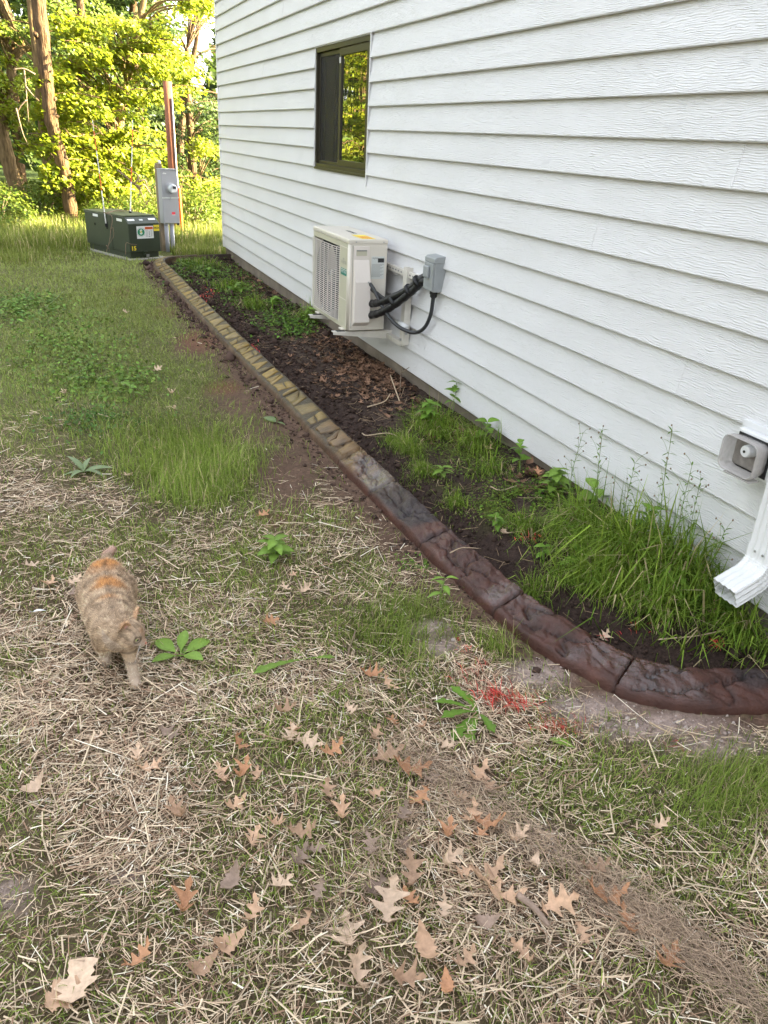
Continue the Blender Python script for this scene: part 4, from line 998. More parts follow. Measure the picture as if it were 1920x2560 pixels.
def woods():
    # the leaning big trunk and the thin one behind it
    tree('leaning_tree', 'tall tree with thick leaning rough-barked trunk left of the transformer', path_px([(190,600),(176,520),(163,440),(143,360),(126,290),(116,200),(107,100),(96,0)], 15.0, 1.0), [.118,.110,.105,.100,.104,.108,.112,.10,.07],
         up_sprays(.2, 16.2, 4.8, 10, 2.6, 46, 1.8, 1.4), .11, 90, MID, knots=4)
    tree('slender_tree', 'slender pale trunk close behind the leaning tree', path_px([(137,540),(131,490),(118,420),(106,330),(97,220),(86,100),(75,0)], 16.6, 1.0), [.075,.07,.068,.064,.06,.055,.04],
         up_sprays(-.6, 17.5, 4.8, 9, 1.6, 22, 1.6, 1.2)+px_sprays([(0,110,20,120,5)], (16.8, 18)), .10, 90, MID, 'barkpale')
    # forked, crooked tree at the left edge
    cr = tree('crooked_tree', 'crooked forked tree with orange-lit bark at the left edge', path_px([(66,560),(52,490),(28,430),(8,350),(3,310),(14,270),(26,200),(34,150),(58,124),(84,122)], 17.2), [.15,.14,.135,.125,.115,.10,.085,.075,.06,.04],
         px_sprays([(-60,40,170,260,7), (-80,30,60,160,5), (-40,60,240,300,3)], (16.6, 17.4), .8, .6)+up_sprays(-2.0, 17.8, 4.0, 8, 1.8, 18), .085, 150, SUNLIT_LEAF, 'barkpale')
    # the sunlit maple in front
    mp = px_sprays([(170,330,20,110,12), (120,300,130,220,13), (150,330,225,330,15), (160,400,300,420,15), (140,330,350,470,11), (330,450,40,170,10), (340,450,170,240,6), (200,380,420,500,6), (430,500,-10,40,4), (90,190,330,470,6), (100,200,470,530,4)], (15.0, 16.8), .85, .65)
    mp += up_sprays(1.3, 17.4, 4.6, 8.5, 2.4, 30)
    tree('sunlit_maple', 'slim maple in bright yellow-green sunlit leaf above the transformer', path_px([(276,600),(279,530),(284,440),(292,370),(303,290),(318,210),(336,120),(352,40),(360,0)], 17.0, .8), [.085,.08,.078,.072,.066,.06,.052,.045,.03], mp, .088, 190, SUNLIT_LEAF, 'barkpale')
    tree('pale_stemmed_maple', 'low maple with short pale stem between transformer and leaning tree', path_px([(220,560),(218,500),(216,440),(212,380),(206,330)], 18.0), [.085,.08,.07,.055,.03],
         px_sprays([(150,290,330,470,12), (120,250,440,520,8)], (17.3, 18.6), .8, .6), .085, 170, SUNLIT_LEAF, 'barkpale')
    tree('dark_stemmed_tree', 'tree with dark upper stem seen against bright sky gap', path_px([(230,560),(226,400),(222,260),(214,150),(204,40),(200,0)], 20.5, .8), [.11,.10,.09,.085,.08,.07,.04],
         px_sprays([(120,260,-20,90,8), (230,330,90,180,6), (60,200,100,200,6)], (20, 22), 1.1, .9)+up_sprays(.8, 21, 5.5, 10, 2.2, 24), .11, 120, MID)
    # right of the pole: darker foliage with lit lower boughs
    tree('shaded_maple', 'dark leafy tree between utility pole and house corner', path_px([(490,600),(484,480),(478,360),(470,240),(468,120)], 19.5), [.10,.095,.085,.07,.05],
         px_sprays([(400,550,210,330,14), (400,550,330,440,14), (430,560,430,520,8)], (18.6, 20.6), .9, .7)+up_sprays(4.2, 20.5, 3.6, 7.5, 1.6, 10), .085, 150, SHADED_LEAF)
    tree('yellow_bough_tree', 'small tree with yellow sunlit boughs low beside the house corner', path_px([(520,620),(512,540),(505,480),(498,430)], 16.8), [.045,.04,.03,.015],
         px_sprays([(440,560,440,545,13), (455,560,330,400,4)], (16.0, 17.2), .7, .5), .07, 150, SUNLIT_LEAF, 'barkpale')
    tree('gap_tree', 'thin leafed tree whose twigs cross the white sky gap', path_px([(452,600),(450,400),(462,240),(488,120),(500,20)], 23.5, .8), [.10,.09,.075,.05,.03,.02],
         px_sprays([(380,545,40,130,6), (420,545,130,240,7), (500,560,230,330,5)], (22.5, 25), .9, .7), .08, 70, SHADED_LEAF, limb=.03)
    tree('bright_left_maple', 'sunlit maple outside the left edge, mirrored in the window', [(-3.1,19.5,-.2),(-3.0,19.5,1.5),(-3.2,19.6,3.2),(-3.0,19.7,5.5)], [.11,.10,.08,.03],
         up_sprays(-3.0, 19.2, .8, 5.2, 1.9, 60, 1.0, .8)+up_sprays(-1.9, 17.6, 1.2, 4.6, 1.0, 22, .9, .7), .10, 120, SUNLIT_LEAF, 'barkpale')
    # deeper wood
    spots = [(-5.5,24,0),(-3.6,21.5,1),(-2.4,26,2),(-.6,24.5,0),(1.4,27,1),(2.6,24.5,2),(-8.5,25,2),(-11,28,0),(8.8,31,2),(.4,31,0),(-4.2,31,1),(-7.0,20.5,1),(-9.5,18,0)]
    lab = ['leafy tree in the deep shade of the wood', 'dark-crowned tree standing back in the wood', 'dense green tree in the background wood']
    for i, (x, y, k) in enumerate(spots):
        h = random.uniform(9, 12); r_ = random.uniform(.10, .17)
        sp = up_sprays(x, y, .6, h*.55, 2.2, 58, 1.7, 1.4)+up_sprays(x, y, h*.5, h, 2.4, 22, 2.0, 1.6)
        b = np.array((SHADED_LEAF, MID, SHADED_LEAF)[k])*random.uniform(.85, 1.2)
        tree('wood_tree', lab[k], [(x, y, -.5), (x+random.uniform(-.2, .2), y, h*.35), (x+random.uniform(-.5, .5), y, h*.7), (x, y, h*.95)], [r_, r_*.85, r_*.6, .03], sp, .20, 60, tuple(b), group='trees of the background wood', limbs=False)
    # unseen trees added at left and behind the camera to block low sky light
    for i, (x, y) in enumerate([(-7.5,13.5),(-8.5,9.5),(-9.5,5.5),(-8.2,1.5),(-9.4,-2.5),(-8.0,-6.5),(-5.5,-10),(-11.5,11.5),(-12.5,3.5),(-12,-1),(-11.5,7.5),(-2,-12.5),(2,-14)]):
        h = random.uniform(9, 11.5); r_ = random.uniform(.12, .18)
        tree('unseen_yard_tree', 'unseen leafy tree added to block low sky light', [(x, y, -.3), (x+random.uniform(-.2, .2), y, h*.35), (x+random.uniform(-.5, .5), y, h*.7), (x, y, h*.95)], [r_, r_*.85, r_*.6, .03],
             up_sprays(x, y, .5, h*.6, 2.4, 46, 2.0, 1.6)+up_sprays(x, y, h*.5, h, 2.4, 26, 2.0, 1.6), .30, 42, (.055, .070, .020), group='unseen trees added round the yard', limbs=False)
    n = 26000; x = rng.uniform(-24, 26, n); y = rng.uniform(35, 44, n); top = (8+3*fbm(x*.25, y*.1, 5, 3))*(1-.75*np.exp(-((x/y-.168)/.035)**2)); z = top*rng.random(n)**.8
    V, F = leaf_cloud(np.stack([x, y, z-.3], 1), rng.normal(size=(n, 3))*.6+np.array([.3, -.5, .5]), .5*(.6+.8*rng.random(n)))
    tag(onp('distant_wood', V, F, M['leafgreen'], None, np.repeat(leafcol(n, np.array(SHADED_LEAF)*.8, .35), 4, 0)), 'dark mass of leaves deep in the wood', 'woodland', kind='stuff')
    # shrubs along the edge of the wood
    sh = [(-1.9,15.2,1.0,.9,'pale green shrub low at the far left edge'), (-.75,14.6,.75,.6,'leafy green shrub at the foot of the crooked tree'), (-.1,15.6,.75,.7,'bushy undergrowth behind the leaning trunk'), (.85,14.6,.45,.42,'small shrub right of the leaning trunk'), (1.35,15.0,.6,.55,'round green shrub behind the transformer'),
          (2.35,14.7,.5,.65,'yellow-lit shrub at the foot of utility pole'), (3.0,15.4,.8,.65,'leafy shrub beside the far house corner'), (2.0,18.6,1.1,1.0,'dark shrub under the sunlit maple'), (-2.6,18.5,1.4,1.2,'broad dark shrub behind the crooked tree'), (4.6,19.5,1.6,1.2,'broad shrub far behind the house corner')]
    for (x, y, R, hh, l) in sh:
        t = thing('shrub', l, 'shrub', (x, y, 0)); n = int(2600*R*R)+900
        P = rng.normal(size=(n, 3)); P /= np.linalg.norm(P, axis=1, keepdims=True); P[:, 2] = np.abs(P[:, 2])
        rad = (.55+.45*rng.random(n)**.5)*(.75+.5*fbm(P[:, 0]*2.5+x, P[:, 1]*2.5+P[:, 2]*2+y, 5, 3))
        C = np.array([x, y, .02])+P*rad[:, None]*np.array([R, R, hh]); N = P+rng.normal(size=(n, 3))*.5+np.array([0, 0, .7])
        V, F = leaf_cloud(C, N, .055*(.6+.8*rng.random(n)))
        onp('foliage', V, F, M['leafgreen'], t, np.repeat(leafcol(n, np.array(MID)*(1.15 if R < .9 else .8), .3), 4, 0))
        st = MB()
        for i in range(7):
            q = random.uniform(0, 6.28); st.tube([(x, y, -.05), (x+.3*R*math.cos(q), y+.3*R*math.sin(q), hh*.5), (x+.6*R*math.cos(q), y+.6*R*math.sin(q), hh*.9)], [.012, .008, .003], 5)
        st.build('stem', M['twig'], t)
    # dead hanging branch and a fallen limb
    def stick(name, label, P, r0, r1, cat='branch', forks=(), m='twig', sides=6):
        o = thing(name, label, cat, tuple(P[0])); pts = curve_pts(P, 6); MB().tube(pts, np.linspace(r0, r1, len(pts)), sides).build('stem', M[m], o, smooth=True)
        for F_ in forks: q = curve_pts(F_, 5); MB().tube(q, np.linspace(r1*1.3, r1*.4, len(q)), 5).build('side_twig', M[m], o, smooth=True)
        return o
    g = lambda x, y: PY(x, y, 14.9)
    stick('hanging_branch', 'bare arched dead branch hanging by the leaning trunk', [g(88,186), g(60,172), g(33,174)], .014, .010, forks=[[g(60,174), g(64,210), g(68,260), g(72,305)], [g(64,215), g(80,235), g(98,252)], [g(66,250), g(52,265), g(42,285)], [g(40,270), g(56,330), g(70,362)]])
    g = lambda x, y: PY(x, y, 14.2)
    stick('fallen_bough', 'broken bough with brown dead twigs leaning above the transformer', [g(293,424), g(318,445), g(340,464)], .014, .012, forks=[[g(340,464), g(352,480), g(362,505)], [g(336,460), g(346,440), g(322,424), g(308,418)], [g(345,470), g(360,462), g(372,478), g(378,486)], [g(340,462), g(350,470), g(346,490), g(335,500)], [g(345,455), g(362,450), g(368,462)]])
    g = lambda x, y: PY(x, y, 11.35)
    stick('bent_vine', 'bare bent vine crossing the transformer side', [g(258,530), g(280,542), g(277,575), g(274,600), g(266,630)], .006, .004, 'vine', [[g(282,568), g(284,590), g(272,612)], [g(265,612), g(272,622), g(275,628)]])
    g = lambda x, y: PY(x, y, 11.1)
    stick('bent_weed_stalk', 'bare bent weed stalk in front of the number fifteen', [g(314,636), g(315,608), g(326,610), g(342,612)], .005, .003, 'stalk')
    stick('lid_twig', 'dead twig lying across the transformer lid', [np.array(p) for p in ((.72,11.55,.545),(.84,11.7,.56),(.98,11.75,.557),(1.10,11.9,.56))], .008, .004, 'twig', [[np.array(p) for p in ((.9,11.72,.56),(.93,11.9,.57),(1.02,12.05,.565))]])
woods()

# ------------------------------------------------------------------ the cat
def cat():
    t = thing('cat', 'brown and orange tabby cat walking on the straw, head turned right', 'cat', (.04, 2.33, 0))
    balls = []
    def cap(a, b, ra, rb, n=9):
        a = np.array(a); b = np.array(b)
        for i in range(n+1):
            f = i/n; balls.append((a+(b-a)*f, ra+(rb-ra)*f, (1, 1, 1)))
    def ell(c, r, s): balls.append((np.array(c), r, s))
    # trunk: deep chest, broad belly, rounded rump
    spine = [((.043, 2.575, .178), .050), ((.040, 2.535, .176), .070), ((.036, 2.48, .170), .079), ((.034, 2.41, .163), .083), ((.034, 2.34, .163), .082), ((.036, 2.27, .168), .077), ((.041, 2.21, .175), .069), ((.048, 2.165, .188), .056), ((.060, 2.138, .203), .047)]
    for (p0, r0), (p1, r1) in zip(spine[:-1], spine[1:]): cap(p0, p1, r0, r1, 5)
    FD = np.array([.78, -.56, -.34]); FD /= np.linalg.norm(FD); ED = np.array([.58, .81, 0]); ED /= np.linalg.norm(ED); UD = np.cross(FD, ED); UD = UD if UD[2] > 0 else -UD
    hc = np.array([.083, 2.118, .213])
    ell(hc, .047, (1, 1, .93)); ell(hc+FD*.006+ED*.020-UD*.010, .031, (1, 1, .9)); ell(hc+FD*.006-ED*.020-UD*.010, .031, (1, 1, .9))
    ell(hc+FD*.032-UD*.009, .0215, (1, 1, 1)); ell(hc+FD*.043-UD*.012, .0150, (1, 1, .9)); ell(hc+FD*.036-UD*.020, .011, (1, 1, 1))
    ell(hc+FD*.020+UD*.016, .020, (1, 1, .8))
    # legs
    cap((.066, 2.20, .150), (.078, 2.190, .100), .038, .026); cap((.078, 2.190, .100), (.082, 2.158, .048), .024, .018); cap((.082, 2.158, .048), (.083, 2.140, .020), .017, .018); cap((.083, 2.142, .018), (.084, 2.124, .015), .018, .016)
    cap((.008, 2.215, .145), (.003, 2.260, .088), .040, .026); cap((.003, 2.260, .088), (.004, 2.292, .038), .023, .018); cap((.004, 2.295, .034), (.006, 2.290, .018), .017, .018); cap((.006, 2.290, .017), (.008, 2.272, .014), .018, .015)
    cap((-.006, 2.505, .145), (-.016, 2.45, .095), .060, .038); cap((-.016, 2.45, .095), (-.014, 2.525, .055), .030, .019); cap((-.014, 2.525, .055), (-.014, 2.49, .016), .018, .017); cap((-.014, 2.49, .015), (-.013, 2.465, .013), .018, .015)
    cap((.080, 2.505, .145), (.090, 2.47, .095), .060, .038); cap((.090, 2.47, .095), (.089, 2.565, .060), .030, .019); cap((.089, 2.565, .060), (.090, 2.555, .018), .018, .017); cap((.090, 2.555, .016), (.090, 2.53, .013), .018, .015)
    # stub of a tail
    cap((.044, 2.60, .200), (.056, 2.632, .218), .021, .016); cap((.056, 2.632, .218), (.076, 2.652, .226), .016, .011)
    import bmesh
    bm = bmesh.new()
    for c, r, s in balls:
        mtx = Matrix.Translation(Vector(c)) @ Matrix.Diagonal((r*s[0], r*s[1], r*s[2], 1))
        bmesh.ops.create_icosphere(bm, subdivisions=2, radius=1, matrix=mtx)
    # ears: cupped triangles with thickness
    def ear(base, tip, wdir, fdir):
        base, tip, wdir, fdir = [np.array(q, float) for q in (base, tip, wdir, fdir)]; w = .026
        for i in range(9):
            f = i/8; c = base+(tip-base)*f; ww = w*(1-f)**.8+.0015
            for j in range(-4, 5):
                g = j/4; p = c+wdir*ww*g-fdir*.011*(1-g*g)*(1-f)
                bmesh.ops.create_icosphere(bm, subdivisions=1, radius=.0042*(1-.35*f), matrix=Matrix.Translation(Vector(p)))
    EO = FD*.75+np.array([0, 0, .2])
    eb = [(hc+ED*.024+UD*.026-FD*.006, hc+ED*.040+UD*.068-FD*.010, ED*.8-FD*.4, FD*.8+ED*.5), (hc-ED*.024+UD*.026-FD*.006, hc-ED*.040+UD*.066-FD*.008, -ED*.8-FD*.4, FD*.8-ED*.5)]
    for a_, b_, w_, f_ in eb:
        w_ = np.array(w_)/np.linalg.norm(w_); f_ = np.array(f_)/np.linalg.norm(f_); ear(a_, b_, w_, f_)
    me = bpy.data.meshes.new('cat_tmp'); bm.to_mesh(me); bm.free()
    o = bpy.data.objects.new('cat_tmp', me); COL.objects.link(o)
    m = o.modifiers.new('r', 'REMESH'); m.mode = 'VOXEL'; m.voxel_size = .0030
    m2 = o.modifiers.new('s', 'SMOOTH'); m2.factor = .5; m2.iterations = 5
    dg = bpy.context.evaluated_depsgraph_get(); me2 = bpy.data.meshes.new_from_object(o.evaluated_get(dg)); bpy.data.objects.remove(o)
    n = len(me2.vertices); co = np.zeros(n*3, np.float32); me2.vertices.foreach_get('co', co); co = co.reshape(-1, 3)
    nr = np.zeros(n*3, np.float32); me2.vertices.foreach_get('normal', nr); nr = nr.reshape(-1, 3)
    def coat(P):
        x, y, z = P.T; cx = np.interp(y, [2.1, 2.2, 2.6], [.06, .041, .04]); d = np.abs(x-cx)
        grey = np.array([.33, .235, .155]); tan = np.array([.74, .55, .38]); org = np.array([.62, .28, .09]); dark = np.array([.07, .05, .038]); pale = np.array([.50, .40, .32])
        nz = fbm(x*60, y*60+z*40, 3, 3); n4 = fbm(x*22, y*22+z*13, 8, 3)
        c = grey+(tan-grey)*np.clip((nz-.3)*1.5, 0, 1)[:, None]
        low = (1-sstep(.05, .13, z))[:, None]; c = c*(1-.6*low)+tan*1.1*.6*low
        # orange saddle along the back
        sd2 = np.exp(-(d/.055)**2)*(np.exp(-((y-2.52)/.055)**2)+.95*np.exp(-((y-2.395)/.038)**2)+.45*np.exp(-((y-2.30)/.022)**2))
        k = (sstep(.12, .85, sd2*(.45+1.1*n4))*sstep(.15, .21, z))[:, None]*.85
        c = c*(1-k)+org*k
        # dark spine line and tabby bars
        s = (np.exp(-(d/.013)**2)*sstep(.19, .22, z)*sstep(.36, .66, nz)*(y > 2.16))[:, None]*.6; c = c*(1-s)+dark*s
        bar = (sstep(.35, .75, np.sin(y*105+d*30+2*n4))*sstep(.10, .16, z)*(d > .02)*(y > 2.17))[:, None]*.32; c = c*(1-bar)+dark*1.4*bar
        lb = (sstep(.5, .8, np.sin(z*190))*(1-sstep(.10, .13, z))*(y < 2.22)*(z > .055))[:, None]*.6; c = c*(1-lb)+dark*lb
        pw = (1-sstep(.05, .10, z))[:, None]*(y < 2.33)[:, None]; c = c*(1-.75*pw)+pale*1.1*.75*pw
        # head
        q = P-hc; a = q@FD; b = q@ED; u = q@UD; hd = (np.linalg.norm(q, axis=1) < .085)*sstep(2.19, 2.16, y)
        er = (hd*sstep(.036, .050, u)*sstep(.010, .02, np.abs(b)))[:, None]; c = c*(1-er*.7)+np.array([.55, .31, .17])*er*.7
        st = (hd*sstep(.3, .8, np.sin(b*420))*(u > .006)*(a > -.02))[:, None]*.38*(1-er); c = c*(1-st)+dark*st
        ck = (hd*sstep(.3, .8, np.sin(u*330+a*60+1))*(u < 0)*(np.abs(b) > .022)*(a < .025))[:, None]*.25; c = c*(1-ck)+dark*ck
        mz = (hd*sstep(.026, .040, a)*(u < .004))[:, None]*.85; c = c*(1-mz)+pale*1.1*mz
        br = (hd*sstep(.018, .034, a)*(u > -.004)*(np.abs(b) < .010))[:, None]*.7; c = c*(1-br)+np.array([.42, .25, .15])*br
        ch = (hd*(u < -.020))[:, None]*.6; c = c*(1-ch)+pale*ch
        for sg in (1, -1):
            de = np.linalg.norm(P-(hc+FD*.0345+ED*.0205*sg+UD*.0070), axis=1); ln = (np.exp(-((de-.0115)/.0028)**2))[:, None]*.8; c = c*(1-ln)+dark*.6*ln
            pl = (np.exp(-((de-.019)/.005)**2)*hd*(u > -.004))[:, None]*.35; c = c*(1-pl)+pale*pl
        tl = sstep(2.612, 2.645, y)[:, None]; c = c*(1-tl)+np.array([.52, .33, .26])*tl
        return np.clip(c, 0, 1)
    cm = mat('cat coat', attr=True, rough=.85, spec=.1)
    a = me2.color_attributes.new('Col', 'FLOAT_COLOR', 'POINT'); cc = np.ones((n, 4), np.float32); cc[:, :3] = coat(co)*.8; a.data.foreach_set('color', cc.ravel())
    me2.polygons.foreach_set('use_smooth', np.ones(len(me2.polygons), bool)); me2.materials.clear(); me2.materials.append(cm); me2.name = 'body'
    body = link(bpy.data.objects.new('body', me2), t)
    # short fur
    nh = 60000; idx = rng.integers(0, n, nh); P = co[idx]+rng.normal(size=(nh, 3))*.0012; Nn = nr[idx]
    flow = np.tile(np.array([0, 1., -.35]), (nh, 1)); hd = np.linalg.norm(P-hc, axis=1) < .06; flow[hd] = -FD
    legs = P[:, 2] < .10; flow[legs] = np.array([0, .1, -1])
    dirv = Nn*.42+flow*.8+rng.normal(size=(nh, 3))*.22; dirv /= np.linalg.norm(dirv, axis=1, keepdims=True)
    L = np.where(hd, .0055, .0115)*(.6+.8*rng.random(nh)); L = np.where(legs, L*.55, L)
    earm = hd & (((P-hc)@UD) > .030); L = np.where(earm, L*.5, L); L = np.where(np.linalg.norm(P-(hc+FD*.045), axis=1) < .017, .0015, L)
    for sg in (1, -1):
        de = np.linalg.norm(P-(hc+FD*.0365+ED*.0215*sg+UD*.0070), axis=1); L = np.where(de < .0125, .0004, L)
    sd_ = np.cross(dirv, rng.normal(size=(nh, 3))); sd_ /= np.linalg.norm(sd_, axis=1, keepdims=True); w = .00055
    V = np.stack([P-sd_*w-Nn*.001, P+sd_*w-Nn*.001, P+dirv*L[:, None]], 1).reshape(-1, 3); F = np.arange(nh*3).reshape(-1, 3)
    tickd = np.where(rng.random(nh) < .22, .6, np.where(rng.random(nh) < .3, 1.5, 1.0))[:, None]
    col = np.repeat(np.clip(coat(P)*1.12*tickd, 0, .8), 3, 0)
    tag(onp('fur', V, F, cm, body, col), kind='stuff')
    eyem = mat('cat eye', (.36, .40, .16), .08, spec=.8)
    for sgn in (1, -1):
        ec = hc+FD*.0345+ED*.0205*sgn+UD*.0070
        eo = MB().lathe(ec-FD*.004, FD+ED*.45*sgn, [(-.004, .006), (.0, .0092), (.0040, .0080), (.0066, .0048), (.0075, .0008)], 14).build('eye', eyem, body, smooth=True)
        MB().lathe(ec+(FD+ED*.45*sgn)*.0006, FD+ED*.45*sgn, [(.0006, .0048), (.0032, .0040), (.0040, .001)], 10).build('pupil', M['ink'], eo)
        MB().lathe(eb[0 if sgn > 0 else 1][0]+UD*.012-FD*.001, FD*.9+ED*.35*sgn, [(0, .009), (.0015, .008), (.002, .002)], 10).build('inner_ear', mat('ear skin', (.55, .32, .28), .7), body)
    MB().lathe(hc+FD*.0570-UD*.0095, FD, [(-.004, .0052), (0, .0050), (.0022, .003), (.0026, .001)], 10).build('nose', mat('nose', (.42, .17, .11), .5), body, smooth=True)
    wk = MB()
    for sgn in (1, -1):
        for i in range(4):
            b0 = hc+FD*.044+ED*.010*sgn-UD*(.012+.0025*(i % 3)); d = ED*sgn*(.7+.1*i)+FD*.3-UD*(.45*(i-1.2)); d = d/np.linalg.norm(d)
            wk.tube([b0, b0+d*.03-np.array([0, 0, .002]), b0+d*.055-np.array([0, 0, .010])], [.00025, .00018, .00008], 4)
    wk.build('whiskers', M['stickw'], body)
cat()

# ------------------------------------------------------------------ ground cover
def in_view(x, y, m=.85):
    """keep what the lawn around the camera could show: a generous wedge in front of it"""
    return (x > -.55-.10*y-m)&(x < D-.01)&(y > .35)
def blades(B, hgt, wid, az, lean, col, curl=.6, tipc=None):
    n = len(B); d = np.stack([np.cos(az), np.sin(az), np.zeros(n)], 1); s = np.stack([-np.sin(az), np.cos(az), np.zeros(n)], 1)
    tw = rng.normal(size=n)*.5; s = s*np.cos(tw)[:, None]+d*np.sin(tw)[:, None]
    h = hgt[:, None]; w = wid[:, None]; a = lean[:, None]
    up = np.array([0, 0, 1.])
    p1 = B+h*.5*(np.sin(a*.6)*d+np.cos(a*.6)*up); p2 = p1+h*.5*(np.sin(a*(1+curl))*d+np.cos(a*(1+curl))*up)
    p2[:, 2] = np.maximum(p2[:, 2], B[:, 2]+.002)
    V = np.stack([B-s*w*.5, B+s*w*.5, p1-s*w*.42, p1+s*w*.42, p2], 1).reshape(-1, 3)
    i = np.arange(n)*5; F = np.concatenate([np.stack([i, i+1, i+3], 1), np.stack([i, i+3, i+2], 1), np.stack([i+2, i+3, i+4], 1)])
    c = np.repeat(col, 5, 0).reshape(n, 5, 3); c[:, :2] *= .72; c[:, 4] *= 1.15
    return V, F, c.reshape(-1, 3)
def gcol(n, a=(.140, .215, .032), b=(.300, .365, .080), dry=0.06):
    t = rng.random((n, 1)); c = np.array(a)*(1-t)+np.array(b)*t
    c *= np.exp(rng.normal(size=(n, 1))*.18); k = rng.random(n) < dry; c[k] = np.array([.52, .42, .24])*(.6+.6*rng.random((k.sum(), 1)))
    return c
class Pool:
    def __init__(s): s.V = []; s.F = []; s.C = []; s.n = 0
    def add(s, V, F, C): s.V.append(V); s.F.append(F+s.n); s.C.append(C); s.n += len(V)
    def build(s, name, m, label=None, cat=None, parent=None, kind='stuff'):
        o = onp(name, np.vstack(s.V), np.vstack(s.F), m, parent, np.vstack(s.C)); tag(o, label, cat, kind=kind); return o
def sample(n, x0, x1, y0, y1):
    x = rng.uniform(x0, x1, n); y = rng.uniform(y0, y1, n); k = in_view(x, y); return x[k], y[k]
def lawn():
    P = Pool()
    # bands: y range, candidates, blade width, height
    for (y0, y1, x0, x1, n, w, h) in ((.4, 1.7, -1.5, 2.2, 132000, .0019, .042), (1.7, 3.2, -1.7, 2.2, 140000, .0022, .046), (3.2, 5.5, -2.0, 2.2, 106000, .0028, .050), (5.5, 8.5, -2.3, 1.3, 74000, .0040, .055), (8.5, 13.0, -2.8, 1.4, 70000, .0062, .065)):
        x, y = sample(n, x0, x1, y0, y1); Z = zones(x, y)
        lush = field(P_LUSH, x, y)
        k = rng.random(len(x)) < Z['grass']**1.1*(.62+.38*lush)
        k &= ~((Z['cd'] > -.012)&(Z['cd'] < CW+.01)); x, y, lush = x[k], y[k], lush[k]; m = len(x)
        if not m: continue
        g = fbm(x*2.3, y*2.3, 15, 3); B = np.stack([x, y, gz(x, y)], 1)
        hh = h*(.5+.9*rng.random(m))*(.7+.8*g)*(1+1.1*lush)*np.where(y > 4.5, .8, 1.0)
        az = fbm(x*1.7, y*1.7, 19, 2)*12+rng.normal(size=m)*1.3
        lean = np.clip(.95+.5*rng.normal(size=m)-.25*lush, .05, 1.5)
        c = gcol(m, dry=.14)*(.8+.5*g)[:, None]; far = sstep(4, 7, y)[:, None]; c = c*(1-.7*far)+np.array([.30, .345, .095])*(.7+.6*rng.random((m, 1)))*.7*far
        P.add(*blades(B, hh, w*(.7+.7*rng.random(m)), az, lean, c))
    # long fine blades in the lush tufts
    for pt, n, h in ((P_LUSH[0], 3800, .13), (P_LUSH[1], 2600, .11), (P_LUSH[2], 2600, .10), (P_LUSH[3], 2000, .10), (P_LUSH[4], 2800, .11)):
        c = pt.c; x = c[0]+rng.normal(size=n)*.42; y = c[1]+rng.normal(size=n)*.55; k = rng.random(n) < pt(x, y); x, y = x[k], y[k]; cd = curb_dist(x, y); k = cd < -.02; x, y = x[k], y[k]; m = len(x)
        B = np.stack([x, y, gz(x, y)], 1); az = rng.normal(size=m)*.8+fbm(x*3, y*3, 23, 2)*9
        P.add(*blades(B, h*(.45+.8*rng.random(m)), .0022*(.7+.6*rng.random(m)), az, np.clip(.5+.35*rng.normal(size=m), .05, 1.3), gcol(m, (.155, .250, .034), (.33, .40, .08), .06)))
    P.build('lawn_grass', M['blade'], 'thin green lawn grass growing through the straw', 'grass')
    # meadow grass at the wood's edge and beyond the house corner
    P = Pool()
    for (x0, x1, y0, y1, n, h) in ((-3.2, .42, 10.6, 12.2, 6000, .12), (-3.5, 1.2, 12.0, 15.5, 26000, .22), (1.2, 4.2, 12.1, 15.5, 13000, .24), (-5, 6, 15.5, 20, 12000, .45), (1.55, 2.3, 11.45, 12.1, 2200, .20)):
        x = rng.uniform(x0, x1, n); y = rng.uniform(y0, y1, n)
        k = rng.random(n) < (.35+.9*fbm(x*1.2, y*1.2, 33, 2)-.1)*sstep(10.4, 11.6, y+.5*(x < -.2)); x, y = x[k], y[k]
        A = np.array([.945, 11.20]); fd = np.array([.912, .41]); sdv = np.array([-.41, .912]); u = (x-A[0])*fd[0]+(y-A[1])*fd[1]; v = (x-A[0])*sdv[0]+(y-A[1])*sdv[1]
        k = ~((u > -.05)&(u < .53)&(v > -.06)&(v < 1.25)); x, y = x[k], y[k]; m = len(x)
        B = np.stack([x, y, gz(x, y)], 1); hh = h*(.4+.9*rng.random(m))*np.where((x > -.1)&(y < 12.3), .6, 1)
        P.add(*blades(B, hh, .007*(.7+.8*rng.random(m)), rng.uniform(0, 6.28, m), np.clip(.25+.3*rng.normal(size=m), .02, 1.1), gcol(m, (.12, .165, .025), (.23, .25, .06), .10)))
    P.build('meadow_grass', M['blade'], 'tall unmown grass along the edge of the wood', 'grass')
lawn()
